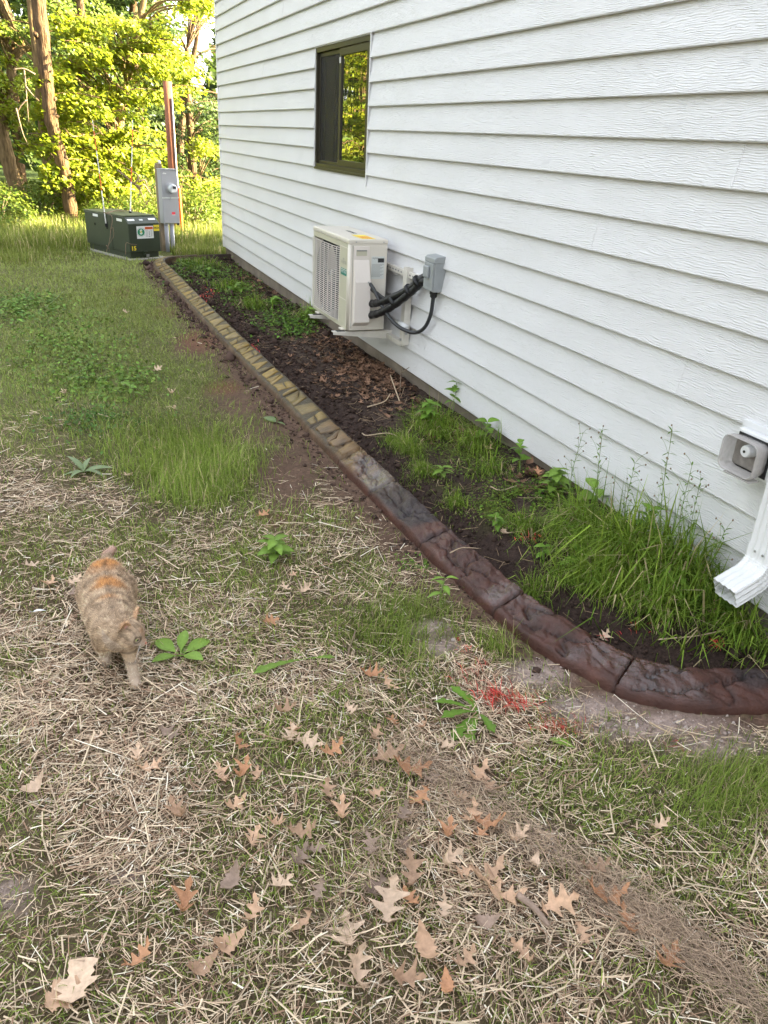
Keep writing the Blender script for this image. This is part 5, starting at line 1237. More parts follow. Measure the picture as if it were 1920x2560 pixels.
def straw():
    P = Pool()
    def lay(x, y, L, w, z0, tilt, col, az=None):
        n = len(x); az = rng.uniform(0, math.pi*2, n) if az is None else az
        d = np.stack([np.cos(az)*np.cos(tilt), np.sin(az)*np.cos(tilt), np.sin(tilt)], 1); s = np.stack([-np.sin(az), np.cos(az), np.zeros(n)], 1)
        C = np.stack([x, y, z0], 1); up = np.array([0, 0, 1.]); bend = (rng.normal(size=n)*.018*L)[:, None]*s
        w_ = w[:, None]; L_ = L[:, None]; rr = w_*.45*up
        st = []
        for f, b in ((-.5, 0), (0, 1), (.5, 0)):
            c = C+d*L_*f+bend*b; st += [c-s*w_*.5, c+rr, c+s*w_*.5]
        V = np.stack(st, 1).reshape(-1, 3); i = np.arange(n)*9; F = []
        for k in (0, 3):
            for a in (0, 1): F += [np.stack([i+k+a, i+k+a+1, i+k+a+4], 1), np.stack([i+k+a, i+k+a+4, i+k+a+3], 1)]
        P.add(V, np.concatenate(F), np.repeat(col, 9, 0))
    for (y0, y1, x0, x1, n, Lm, w) in ((.4, 1.5, -1.5, 2.1, 88000, .034, .0030), (1.5, 2.6, -1.6, 1.6, 68000, .036, .0030), (2.6, 4.2, -1.9, 1.4, 46000, .040, .0034), (4.2, 7, -1.5, 1.2, 7000, .05, .0045)):
        x, y = sample(n, x0, x1, y0, y1); Z = zones(x, y); cl = fbm(x*4, y*4, 37, 3); cl2 = sstep(.36, .56, fbm(x*1.9+5, y*1.9, 38, 3))
        k = (rng.random(len(x)) < Z['straw']*(.35+.9*cl)*(.40+.60*cl2))&(Z['cd'] < -.03); x, y = x[k], y[k]; m = len(x)
        L = Lm*np.exp(rng.normal(size=m)*.55); L = np.clip(L, .012, .20); fine = rng.random(m) < .66; L = np.where(fine, L*.75, L); ww = w*np.where(fine, .28+.35*rng.random(m), .55+.8*rng.random(m)**1.6); lay_ = rng.random(m)
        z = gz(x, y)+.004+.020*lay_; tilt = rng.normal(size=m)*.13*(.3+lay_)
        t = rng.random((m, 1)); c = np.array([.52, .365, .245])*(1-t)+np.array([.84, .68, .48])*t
        c *= (.36+.70*lay_**.8)[:, None]; k2 = rng.random(m) < .22; c[k2] = np.array([.30, .19, .125])*(.6+.8*rng.random((k2.sum(), 1))); k3 = rng.random(m) < .07; c[k3] = np.array([.88, .79, .63])  # lower straws coloured darker: shade between the layers put into the colour
        az = fbm(x*1.5, y*1.5, 39, 2)*9+rng.normal(size=m)*1.0
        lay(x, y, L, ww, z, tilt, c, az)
    # a few long pale stalks
    n = 110; x, y = sample(n*3, -.7, 1.9, .5, 3.2); Z = zones(x, y); k = (rng.random(len(x)) < .7*Z['straw']+.12)&(Z['cd'] < -.06); x, y = x[k][:n], y[k][:n]; m = len(x)
    lay(x, y, rng.uniform(.08, .17, m), rng.uniform(.002, .0045, m), gz(x, y)+.026, rng.normal(size=m)*.06, np.array([.72, .58, .40])*(.6+.5*rng.random((m, 1))))
    # bits of straw in the bed
    x, y = sample(2600, 1.35, 2.2, 1.9, 11); cd = curb_dist(x, y); k = (cd > CW+.03)&(rng.random(len(x)) < .6); x, y = x[k], y[k]; m = len(x)
    lay(x, y, .05*np.exp(rng.normal(size=m)*.5), np.full(m, .003), gz(x, y)+.008, rng.normal(size=m)*.15, np.array([.26, .18, .11])*(.4+.9*rng.random((m, 1))))
    P.build('straw', M['straw'], 'loose dry straw mulch scattered over the lawn', 'straw')
straw()
def crumbs():
    # clods of dark soil along the kerb, sandy grit on the lawn
    def rocks(x, y, s, col, dz=.3):
        n = len(x); base = np.array([[1,0,0],[-1,0,0],[0,1,0],[0,-1,0],[0,0,.8],[0,0,-.8]]); f = np.array([[0,2,4],[2,1,4],[1,3,4],[3,0,4],[2,0,5],[1,2,5],[3,1,5],[0,3,5]])
        V = base[None]*(s[:, None, None]*(.6+.8*rng.random((n, 6, 1)))); q = rng.uniform(0, 6.28, n); c, s_ = np.cos(q)[:, None], np.sin(q)[:, None]
        V = np.stack([V[..., 0]*c-V[..., 1]*s_, V[..., 0]*s_+V[..., 1]*c, V[..., 2]], -1)+np.stack([x, y, gz(x, y)+s*dz], 1)[:, None]
        return V.reshape(-1, 3), (np.arange(n)[:, None, None]*6+f[None]).reshape(-1, 3), np.repeat(col, 6, 0)
    P = Pool(); x, y = sample(42000, 1.0, 2.25, 1.3, 11.2); cd = curb_dist(x, y)
    k = ((cd > CW+.004)&(rng.random(len(x)) < .25+.75*np.exp(-((cd-CW-.12)/.13)**2)))|((cd < -.005)&(cd > -.22)&(rng.random(len(x)) < np.exp(cd/.06))&(y > 1.75)); x, y, cd = x[k], y[k], cd[k]; m = len(x)
    s = np.exp(rng.normal(size=m)*.55)*.0042*(1+.25*np.clip(y-3, 0, 5)); P.add(*rocks(x, y, s, np.array([.050, .032, .025])*(.5+1.0*rng.random((m, 1)))*np.where(cd < 0, 1.5, 1)[:, None]))
    P.build('soil_clods', M['soil'], 'dark crumbled soil heaped along the kerb', 'soil')
    P = Pool(); x, y = sample(60000, -.6, 2.2, .9, 2.6); Z = zones(x, y); k = (rng.random(len(x)) < Z['sand']*.9)&(Z['cd'] < -.004); x, y = x[k], y[k]; m = len(x)
    s = np.exp(rng.normal(size=m)*.5)*.0024; t = rng.random((m, 1)); P.add(*rocks(x, y, s, (np.array([.30, .215, .175])*(1-t)+np.array([.52, .44, .40])*t)))
    P.build('sandy_grit', M['stone'], 'pinkish sandy grit spilled beside the kerb', 'gravel')
crumbs()

# ------------------------------------------------------------------ weeds, fallen leaves, twigs
def leaf_geo(L, W, prof='ovate', n=9, fold=.22, droop=.5, wav=.0, teeth=0, rnd=None):
    """a single leaf along +x, upper side +z: midrib and two margins"""
    t = np.linspace(0, 1, n)
    if prof == 'ovate': w = np.sin(math.pi*t**.75)**.9
    elif prof == 'plantain': w = np.where(t < .28, .10+.10*t, np.clip(np.sin(math.pi*((t-.22)/.78))**.8, .0, 1)); w[-1] = 0
    elif prof == 'dandelion': w = (.12+.95*t**1.1)*(1-sstep(.82, 1.0, t))*(.62+.38*np.abs(np.sin(t*math.pi*5.5)))
    elif prof == 'lance': w = np.sin(math.pi*t**.8)**1.1
    elif prof == 'heart': w = np.clip(np.sin(math.pi*(t*.86+.14))**.7, 0, 1)*np.where(t < .05, .6, 1)
    else: w = np.sin(math.pi*t)
    w = w*W*.5
    if teeth: w = w*(1-.16*((np.arange(n)*1.0) % 2))
    x = L*np.sinc(np.clip(droop, 1e-3, None)*t/math.pi)*t; z = -L*droop*.5*t**2
    z = z+.12*L*t*(1-t)
    ph = random.uniform(0, 6)
    Lf = np.stack([x, w, z+w*fold+wav*np.sin(t*14+ph)], 1); Md = np.stack([x, 0*t, z], 1); Rt = np.stack([x, -w, z+w*fold+wav*np.sin(t*13+ph+1)], 1)
    V = np.stack([Lf, Md, Rt], 1).reshape(-1, 3); F = []
    for i in range(n-1):
        a = i*3; F += [(a, a+1, a+4), (a, a+4, a+3), (a+1, a+2, a+5), (a+1, a+5, a+4)]
    return V, np.array(F)
def place(V, base, az, el, roll=0.0):
    cr, sr = math.cos(roll), math.sin(roll); V = V@np.array([[1, 0, 0], [0, cr, sr], [0, -sr, cr]])
    ce, se = math.cos(el), math.sin(el); V = V@np.array([[ce, 0, se], [0, 1, 0], [-se, 0, ce]])
    ca, sa = math.cos(az), math.sin(az); V = V@np.array([[ca, sa, 0], [-sa, ca, 0], [0, 0, 1]])
    return V+np.array(base)
GREEN = (.125, .225, .030); BRIGHT = (.165, .265, .045); DULL = (.145, .20, .08)
def leafobj(par, base, az, el, L, W, prof='ovate', col=GREEN, name='leaf', **k):
    V, F = leaf_geo(L, W, prof, **k); V = place(V, base, az, el, random.uniform(-.3, .3))
    c = np.tile(np.array(col)*random.uniform(.8, 1.2), (len(V), 1)); c[1::3] *= 1.25
    return onp(name, V, F, M['weed'], par, c, True)
def rosette(name, label, px, cnt, L, W, prof, col=GREEN, cat='weed', azs=None, els=(.25, .7), **k):
    p = GP(*px); t = thing(name, label, cat, tuple(p))
    for i in range(cnt):
        az = azs[i] if azs else 2*math.pi*i/cnt+random.uniform(-.4, .4); el = random.uniform(*els); l = L[i] if hasattr(L, '__len__') else L*random.uniform(.75, 1.15)
        leafobj(t, p+np.array([0, 0, .012]), az, el, l, W*l/(L if not hasattr(L, '__len__') else max(L)), prof, col, **k)
    return t
def stemplant(name, label, px, h, tiers, L, W, prof='ovate', col=GREEN, lean=(0, 0), cat='weed', per=2, group=None, teeth=0):
    p = GP(*px) if not isinstance(px, np.ndarray) else px; t = thing(name, label, cat, tuple(p), group)
    top = p+np.array([lean[0], lean[1], h]); pts = curve_pts([p-np.array([0, 0, .02]), p+(top-p)*.5+np.array([random.uniform(-.01, .01), random.uniform(-.01, .01), 0]), top], 5)
    MB().tube(pts, np.linspace(.0035, .0018, len(pts)), 6).build('stem', mat('stem', (.16, .22, .06), .5) if 'stem' not in M else M['stem'], t)
    for i in range(tiers):
        f = .25+.75*(i+1)/tiers; b = p+(top-p)*f
        for j in range(per):
            az = j*2*math.pi/per+i*1.4+random.uniform(-.3, .3); l = L*(.6+.55*(1-abs(f-.6)))*random.uniform(.85, 1.1)
            leafobj(t, b, az, random.uniform(.05, .55), l, W*l/L, prof, col, droop=.7, teeth=teeth, n=9 if not teeth else 13)
    return t
M['stem'] = mat('green stem', (.15, .21, .06), .5)
def weeds():
    rosette('plantain', 'bright green broadleaf plantain on the straw right of the cat', (452, 1648), 6, [.125,.12,.115,.10,.105,.06], .048, 'plantain', BRIGHT, azs=[2.25, .35, -1.0, 3.35, 1.25, .9], els=(.3, .75), droop=.55, n=11)
    rosette('dandelion', 'flattened pale dandelion leaves lying left of the kerb', (765, 1655), 3, [.20,.09,.10], .050, 'dandelion', BRIGHT, azs=[3.35, 2.0, -.4], els=(.02, .22), droop=.15, n=21)
    stemplant('nettle', 'bright green nettle sprig on the lawn above the straw', (690, 1410), .10, 4, .075, .042, 'ovate', BRIGHT, (.0, .02), per=3, teeth=1)
    stemplant('seedling', 'single upright weed seedling touching the brown kerb', (1100, 1520), .13, 3, .060, .024, 'lance', BRIGHT, (.01, .0), per=2)
    rosette('sow_thistle', 'toothed weed leaves beside the red-painted grass', (1195, 1790), 7, .15, .046, 'dandelion', GREEN, azs=[2.5, 3.3, 4.0, 2.0, 3.7, 4.6, 1.5], els=(.1, .5), droop=.4, n=19)
    rosette('broken_leaf', 'lone green leaf lying below the sandy grit', (1370, 1855), 1, [.085], .030, 'lance', BRIGHT, azs=[-.9], els=(.1, .15), droop=.2)
    rosette('clipped_leaf', 'wilted grey-green leaf on bare soil left of the kerb', (690, 1060), 2, [.13, .08], .05, 'ovate', DULL, azs=[2.0, -1.0], els=(.02, .1), droop=.2, cat='leaf')
    rosette('pale_dock', 'silvery green dock leaves in the grass behind the cat', (210, 1185), 6, .15, .035, 'lance', (.17, .22, .11), els=(.15, .6), droop=.6)
    stemplant('grass_weed', 'small leafy weed in the grass at left', (330, 1000), .10, 3, .08, .03, 'lance', GREEN)
    # young plants along the bed
    bed = [('broad_weed', 'leafy broad weed clump in the bed below the siding', (1075, 1075), .17, 5, .085, .045, 3), ('broad_weed', 'broad-leaved weed against the foundation right of leaf litter', (1130, 1035), .20, 5, .075, .050, 2), ('broad_weed', 'broad-leaved weed leaning on foundation midway along the bed', (1215, 1110), .12, 3, .075, .05, 2),
           ('broad_weed', 'round-leaved weed clump where the foundation disappears', (1375, 1240), .13, 5, .075, .050, 3), ('broad_weed', 'big two-leaved weed in front of the tall grass clump', (1490, 1270), .10, 2, .120, .075, 2), ('broad_weed', 'small weed rosette in the mossy bed', (1105, 1200), .08, 3, .075, .025, 3),
           ('broad_weed', 'weed with wide leaf lying on the long grass', (1440, 1420), .07, 2, .085, .045, 2), ('broad_weed', 'small bright weed between kerb trench and long grass', (1360, 1400), .06, 3, .05, .03, 2), ('broad_weed', 'trefoil weed in front of the downspout mouth', (1810, 1545), .12, 3, .038, .030, 3), ('broad_weed', 'clover-like weed under the downspout mouth', (1770, 1520), .05, 3, .06, .042, 3),
           ('broad_weed', 'weed with glossy leaves beside the downspout elbow', (1700, 1500), .10, 4, .06, .035, 3), ('broad_weed', 'pale weed between moss and leaf litter', (1250, 1330), .06, 3, .045, .025, 3), ('broad_weed', 'green weed beside the far foundation', (600, 740), .12, 4, .11, .06, 4), ('broad_weed', 'green weed tuft in the bed left of heat pump', (690, 770), .10, 4, .10, .05, 4), ('broad_weed', 'feathery weed tuft under the heat pump grille', (770, 810), .14, 5, .09, .04, 3), ('broad_weed', 'small green weed at the far end of the bed', (520, 690), .08, 3, .10, .06, 4),
           ('broad_weed', 'broad weed standing by the siding above moss', (1300, 1180), .16, 4, .06, .04, 2), ('broad_weed', 'leafy weed in the long grass near siding', (1600, 1380), .20, 5, .07, .03, 3)]
    for (nm, lb, px, h, ti, L, W, per) in bed:
        stemplant(nm, lb, px, h, ti, L, W, 'ovate', GREEN if random.random() < .6 else BRIGHT, (random.uniform(-.03, .02), random.uniform(-.02, .03)), per=per, group='weeds in the planting bed')
    # wiry flowering stalks against the siding
    fl = [((1420, 1290), .40, 'airy flowering weed stalk at the left of the wall weeds'), ((1500, 1330), .46, 'wiry budded weed stalk leaning right against siding'), ((1650, 1400), .52, 'tallest budded weed stalk against the white siding'), ((1560, 1370), .38, 'thin budded weed stalk left of the tallest one'), ((1730, 1440), .40, 'budded weed stalk below the exhaust vent'), ((1800, 1480), .30, 'short budded weed stalk beside the downspout'), ((1690, 1430), .44, 'slim budded weed stalk right of the tallest one')]
    for px, h, lb in fl:
        p = GP(*px); p[0] = min(p[0], D-.08); p[2] = gz1(p[0], p[1]); t = thing('flowering_stalk', lb, 'weed', tuple(p), 'budded stalks against the siding')
        top = p+np.array([random.uniform(-.05, .02), random.uniform(-.08, .10), h]); st = MB(); pts = curve_pts([p, p+(top-p)*.5+np.array([-.02, 0, 0]), top], 6); st.tube(pts, np.linspace(.0022, .0009, len(pts)), 5)
        buds = MB(); lv = Pool()
        for i in range(9):
            f = .35+.65*i/8; b = p+(top-p)*f+np.array([-.02*math.sin(f*3.1), 0, 0]); q = random.uniform(0, 6.28); l = random.uniform(.04, .12)*(1.2-f*.5); e = b+np.array([.4*l*math.cos(q)-.01, l*math.sin(q), l*.75]); e[0] = min(e[0], D-.03)
            st.tube(curve_pts([b, (b+e)/2+np.array([0, 0, .008]), e], 3), .0008, 4); buds.lathe(e, (0, 0, 1), [(-.004, .0008), (-.001, .0032), (.003, .003), (.005, .0008)], 6)
            for j in range(3):
                V, F = leaf_geo(random.uniform(.02, .045), .007, 'lance', n=5); V = place(V, b, q+j*2.1, random.uniform(0, .7)); lv.add(V, F, np.tile(np.array(GREEN)*random.uniform(.7, 1.1), (len(V), 1)))
        st.build('stem', M['stem'], t); tag(buds.build('buds', M['twig'], t), kind='stuff'); lv.build('leaves', M['weed'], parent=t)
    # long arching grass clump by the downspout, tufts along the bed
    P = Pool()
    for (px, n, R, h, w) in (((1560, 1420), 800, .17, .34, .0062), ((1700, 1450), 600, .16, .34, .0062), ((1480, 1370), 360, .12, .28, .0055), ((1640, 1530), 420, .14, .22, .005), ((1850, 1590), 420, .14, .20, .005), ((1400, 1450), 160, .09, .14, .004), ((1490, 1470), 420, .12, .22, .005), ((1000, 1110), 700, .08, .10, .0026), ((1060, 1180), 700, .08, .09, .0026), ((1140, 1260), 400, .07, .08, .0028), ((1110, 1090), 260, .10, .17, .004), ((1230, 1180), 300, .12, .12, .004), ((1320, 1330), 400, .10, .12, .003), ((1080, 1070), 500, .09, .20, .0045), ((1190, 1120), 420, .09, .18, .004), ((1020, 1130), 900, .09, .12, .0025), ((1450, 1330), 500, .12, .26, .004), ((640, 770), 300, .12, .2, .006), ((570, 720), 500, .2, .13, .007), ((780, 800), 200, .1, .22, .005), ((1330, 1490), 300, .07, .10, .003), ((500, 660), 900, .25, .12, .008)):
        c = GP(*px); q = rng.uniform(0, 6.28, n); r_ = R*np.abs(rng.normal(size=n))*.7; x = c[0]+r_*np.cos(q); y = c[1]+r_*np.sin(q)*1.3; x = np.minimum(x, D-.03-.05*rng.random(n)); cd = curb_dist(x, y); k = cd > CW+.02; x, y, q = x[k], y[k], q[k]; m = len(x)
        az = np.where(rng.random(m) < .8, math.pi+.4+rng.normal(size=m)*.8, q); B = np.stack([x, y, gz(x, y)], 1)
        P.add(*blades(B, h*(.4+.85*rng.random(m)), w*(.35+1.3*rng.random(m)**1.6), az, np.clip(.80+.40*rng.normal(size=m), .05, 1.5), gcol(m, (.105, .195, .022), (.270, .360, .055), .10), 1.1))
    P.build('bed_grass', M['blade'], 'long arching green grass clump along the siding', 'grass')
    # low ground weeds: clover, creeping leaves and moss
    P = Pool()
    for (pt, n, s, h, cc) in [(p_, 1500, .011, .02, (.115, .165, .022)) for p_ in P_MOSS[:4]]+[(p_, 800, .026, .06, (.09, .165, .022)) for p_ in P_MOSS[4:]]+[(Patch(170, 860, 200, 90), 2000, .028, .06, (.145, .23, .04)), (Patch(260, 960, 160, 60), 1800, .026, .05, (.145, .23, .04)), (Patch(60, 770, 140, 40), 1500, .034, .07, (.135, .22, .04)), (Patch(1050, 1410, 50, 26), 350, .012, .02, (.12, .2, .03)), (Patch(1350, 1280, 120, 60), 900, .016, .04, (.10, .17, .02)), (Patch(1750, 1550, 150, 50), 700, .02, .06, (.09, .16, .02)), (Patch(480, 680, 90, 30), 1500, .035, .06, (.11, .17, .03)), (Patch(240, 1060, 160, 50), 900, .02, .04, (.08, .15, .03))]:
        M2 = np.linalg.inv(pt.inv); q = rng.normal(size=(n, 2))*.45; xy = pt.c+q@M2.T; x, y = xy[:, 0], np.clip(xy[:, 1], .5, 12); cd = curb_dist(x, y); k = ((cd > CW+.02)|(cd < -.03))&(x < D-.02); x, y = x[k], y[k]; m = len(x)
        k = fbm(x*14, y*14, 55, 2) > .38; x, y = x[k], y[k]; m = len(x)
        C = np.stack([x, y, gz(x, y)+h*rng.random(m)+.004], 1); N = np.stack([rng.normal(size=m)*.45, rng.normal(size=m)*.45, np.ones(m)], 1)
        V, F = leaf_cloud(C, N, s*(.6+.8*rng.random(m)), asp=.75); P.add(V, F, np.repeat(leafcol(m, cc, .3), 4, 0))
    P.build('ground_weeds', M['weed'], 'patches of clover, moss and creeping small-leaved weeds', 'weeds')
weeds()

def oak_geo(L, curl, seed, kind='oak'):
    r = random.Random(seed); n = 21; t = np.linspace(0, 1, n)
    if kind == 'oak':                  # red oak: pointed, forward-swept lobes with deep round bays
        n = 33; t = np.linspace(0, 1, n)
        env = np.sin(math.pi*np.clip(t*.90+.06, 0, 1))**.75; ph = (t*3.55+.25) % 1.0; tri = np.clip(1-np.abs(ph-.55)/.42, 0, 1)
        lob = .20+.80*tri**1.5; lob[-4:] = [.45, .34, .20, .03]
        w = L*.40*env*lob; sw = L*.10*tri**1.3*(t < .9); w[:3] = L*.010
    elif kind == 'maple':
        env = np.sin(math.pi*np.clip(t*.9+.04, 0, 1))**.6; lob = .42+.58*np.abs(np.sin(t*math.pi*2.6+.5)); w = L*.56*env*lob; sw = L*.10*np.abs(np.sin(t*math.pi*2.6+.5)); w[:2] = L*.012; w[-1] = 0
    else:
        w = L*.24*np.sin(math.pi*t**.85); sw = 0*t
    wl, wr = w*(1+.25*np.array([r.uniform(-1, 1) for _ in t])), w*(1+.25*np.array([r.uniform(-1, 1) for _ in t]))
    x = L*(t-.45); zc = curl*L*.35*(2*t-1)**2; sk = r.uniform(-.12, .12)
    cx = sk*L*np.sin(math.pi*t); fo = r.uniform(.15, .7)*abs(curl)+.08
    Lf = np.stack([x+sw, cx+wl, zc+fo*wl*1.2+L*.03*np.sin(t*11+seed)], 1); Md = np.stack([x, cx, zc], 1); Rt = np.stack([x+sw, cx-wr, zc+fo*wr*r.uniform(.2, 1.3)+L*.03*np.sin(t*9+seed*2)], 1)
    V = np.stack([Lf, Md, Rt], 1).reshape(-1, 3); F = []
    for i in range(n-1):
        a = i*3; F += [(a, a+1, a+4), (a, a+4, a+3), (a+1, a+2, a+5), (a+1, a+5, a+4)]
    V[:, 2] -= V[:, 2].min(); k = len(V)
    st = np.array([[-.45*L, .0, V[1, 2]], [-.45*L, .0025, V[1, 2]], [-.62*L, .004, V[1, 2]+.004]]); V = np.vstack([V, st]); F.append((k, k+1, k+2))
    return V, np.array(F)
M['dead'] = mat('dead leaf', (.50, .325, .215), .6, spec=.12, var=.25, vscale=60, objrand=.28, transl=.12, bump=.001, bscale=140)
M['deadred'] = mat('russet dead leaf', (.47, .25, .14), .6, spec=.12, var=.25, vscale=70, objrand=.2, transl=.12, bump=.001, bscale=140)
M['deadpale'] = mat('bleached dead leaf', (.64, .47, .34), .6, spec=.12, var=.22, vscale=70, objrand=.15, transl=.12, bump=.001, bscale=140)
M['deadgrey'] = mat('grey dead leaf', (.27, .195, .15), .7, spec=.12, var=.25, vscale=60, objrand=.2, bump=.001, bscale=120)
def leaves():
    lib = {}
    for i in range(8):
        for m in ('dead', 'deadred', 'deadpale', 'deadgrey'):
            V, F = oak_geo(1.0, (.5, .8, 1.2, .6, 1.5, 1.0, .4, 1.3)[i], i+3, 'maple' if i == 6 else 'plain' if i == 7 else 'oak'); me = mesh_np('oak_leaf', V, F, None, True); me.materials.append(M[m]); lib[i, m] = me
    def put(px, py, L, shape, m, az, label, group=None, lift=.024, tilt=.12, name='oak_leaf', cat='leaf'):
        p = GP(px, py); o = bpy.data.objects.new(name, lib[shape, m]); COL.objects.link(o); o.scale = (L, L, L); o.location = (p[0], p[1], p[2]+random.uniform(.018, .034)); o.rotation_euler = (random.gauss(0, .22), random.gauss(0, .22), az)
        tag(o, label, cat, group); return o
    S = .90
    L_ = [ # px, py, size, shape, tone, heading, label
     (657,1298,.085,0,'deadred',.2,'orange oak leaf lying on bare soil above the nettle'), (322,1203,.075,1,'deadpale',2.2,'tan oak leaf on the lush grass behind the cat'), (395,1272,.055,3,'deadpale',1.1,'small tan leaf at the lower edge of lush grass'), (532,1128,.06,3,'deadpale',.4,'pale leaf on the right side of the lush grass'), (392,1130,.07,2,'dead',.3,'tan leaf half sunk in the lush grass'), (312,785,.09,0,'deadpale',.5,'pale oak leaf on the far lawn left of the kerb'), (394,936,.09,0,'deadpale',.2,'pale star-shaped oak leaf midway down the lawn'), (160,990,.085,2,'deadpale',2.0,'faded leaf among clover at left'), (430,995,.07,4,'deadpale',.4,'curled pale leaf left of the bare soil'), (435,1035,.07,2,'deadpale',1.4,'crumpled leaf below the curled pale one'),
     (672,1572,.080,0,'deadred',.25,'orange oak leaf beside the dandelion'), (76,1432,.080,0,'deadpale',.4,'pale oak leaf at left edge above the cat'), (122,1478,.085,2,'dead',1.0,'brown curled oak leaf left of the cat'), (180,1470,.085,1,'deadpale',.6,'pinkish oak leaf touching the cat flank'), (172,1505,.075,2,'deadgrey',.8,'grey oak leaf below the pinkish one by the cat'), (718,1487,.075,3,'deadpale',1.9,'pale torn leaf below the nettle'), (762,1497,.075,4,'deadpale',.2,'curled pale leaf right of the torn one'), (730,1455,.05,3,'dead',.3,'small brown leaf just under the nettle'),
     (706,1797,.085,4,'dead',.1,'rolled brown leaf on straw below the dandelion'), (925,1706,.085,4,'deadred',-.3,'bright rolled leaf at the edge of the green strip'), (972,1722,.075,1,'dead',-1.2,'oak leaf right of the bright rolled one'), (716,1862,.100,1,'deadpale',.9,'pale oak leaf in a pile of four on straw'), (765,1878,.100,0,'deadpale',-.5,'flat oak leaf at right in the pile of four'), (742,1845,.075,3,'dead',1.8,'upright oak leaf atop the pile of four'), (822,1896,.090,2,'deadred',.2,'reddish leaf right of the pile of four'), (930,1850,.080,1,'dead',.8,'oak leaf above the netted leaves'), (985,1822,.070,3,'deadred',1.4,'rusty leaf standing above the net'),
     (550,1957,.085,1,'dead',1.7,'oak leaf with deep lobes on open straw'), (612,1962,.085,4,'deadred',.9,'folded rusty leaf beside the deep-lobed one'), (645,1960,.070,3,'dead',1.2,'small leaf right of the folded rusty leaf'), (372,1930,.080,1,'dead',.2,'oak leaf beside a bleached scrap on straw'), (350,1912,.070,4,'deadpale',1.3,'bleached white scrap of leaf on straw'), (85,1990,.085,7,'deadpale',.6,'triangular pale leaf at the left edge'), (455,2058,.095,4,'dead',1.9,'narrow curled oak leaf in the lower straw'), (578,2025,.080,2,'dead',.3,'flat brown leaf in the middle straw'), (823,2005,.085,0,'dead',1.4,'oak leaf on green grass left of the net'), (637,2118,.085,0,'dead',1.1,'star-like oak leaf in the lower middle straw'),
     (965,1915,.125,0,'dead',.1,'large oak leaf held under the net at top'), (1020,1935,.125,1,'deadred',-.4,'large rusty oak leaf under the net, right of another'), (1180,1960,.110,2,'dead',.5,'broad oak leaf under the net near the green strip'), (1228,1990,.090,1,'dead',-1.2,'oak leaf at the right rim of the net'), (1170,2058,.090,2,'dead',.6,'folded oak leaf in the middle of the net'), (1222,2080,.105,1,'deadred',-.7,'rusty oak leaf on the right of the net bunch'), (1195,2112,.065,3,'deadred',.3,'small rusty leaf below the net bunch'), (1125,2112,.085,4,'deadred',.9,'orange rolled leaf in the lower net'), (755,2092,.090,2,'dead',-.3,'brown oak leaf by the green tuft left of the net'), (920,2140,.080,1,'deadgrey',1.3,'greyish upright leaf at the left rim of the net'), (740,2170,.090,5,'deadgrey',.8,'dark crumpled leaf in lower straw'), (785,2145,.060,3,'deadgrey',.0,'small dark leaf right of the crumpled one'),
     (1020,2205,.110,1,'dead',1.2,'tall oak leaf standing in the net opening'), (980,2290,.135,0,'deadpale',1.0,'large pale oak leaf lying low in the net opening'), (1030,2275,.080,3,'deadred',1.7,'russet leaf right of the large pale oak leaf'), (880,2360,.135,0,'deadpale',1.35,'large pointed oak leaf at bottom centre'), (895,2450,.100,4,'deadpale',1.2,'bleached curled leaf under the pointed oak leaf'), (1062,2400,.105,7,'dead',1.5,'almond-shaped leaf at the bottom centre right'), (1150,2420,.075,2,'dead',.2,'small broad leaf right of the almond-shaped leaf'), (1115,2485,.065,7,'deadred',1.2,'small russet leaf near the bottom edge'), (1110,2180,.090,4,'deadpale',.5,'ragged tan leaf in the centre of the net'), (1200,2210,.125,2,'dead',.2,'big folded oak leaf right of the net opening'), (1245,2250,.120,1,'dead',-.5,'oak leaf overlapping the big folded one'), (1390,2290,.115,0,'dead',-.2,'wide oak leaf half covered by the net ridge'), (1480,2190,.085,5,'dead',-.3,'dull leaf at the upper edge of the net ridge'), (1505,2260,.115,2,'deadred',-.5,'rusty leaf wrapped by the net ridge'), (1655,2430,.105,5,'deadred',.4,'russet leaf caught under the net at lower right'),
     (1645,2090,.065,4,'deadpale',-.2,'lone pale leaf on the green grass at right'), (200,2495,.105,6,'deadpale',1.2,'large pale maple leaf at the bottom left'), (150,2520,.085,6,'dead',.3,'brown maple leaf beneath the large pale one'), (578,2225,.085,7,'deadgrey',.8,'grey oval leaf in the lower straw'), (470,2290,.10,4,'deadred',1.2,'long rolled russet leaf in the lower left straw'), (350,2420,.08,5,'deadred',.6,'dark russet leaf near the bottom left'), (500,2440,.085,7,'dead',.3,'thin brown leaf near the bottom'), (625,2310,.08,2,'dead',.9,'curled tan leaf in the lower middle'), (1255,1345,.085,1,'deadpale',.8,'tan leaf on soil beside the kerb trench'), (1510,1560,.080,1,'deadpale',.4,'pale leaf in long grass behind the kerb'), (1575,1558,.065,3,'deadpale',1.6,'second pale leaf in long grass behind kerb'), (1215,1130,.085,2,'dead',.5,'brown leaf among weeds by the foundation'), (1340,1195,.085,1,'deadred',1.2,'rusty leaf by the foundation end'), (1770,1540,.085,2,'dead',.6,'brown oak leaf under the downspout mouth'), (1720,1500,.075,1,'deadgrey',.2,'dark leaf in the long grass by the downspout')]
    extra = [(860,2060),(690,2080),(1050,2010),(1000,2060),(930,2240),(1100,2300),(1010,2140),(1160,2200),(800,2250),(1290,2120),(1330,2180),(1120,1890),(1060,1830),(880,1790),(600,1880),(1560,2330),(1450,2350),(700,2240),(560,2380),(1210,2330),(420,1850),(250,1860),(1080,1960),(1150,2010),(940,2010),(760,2330),(1000,2480),(1300,2400)]
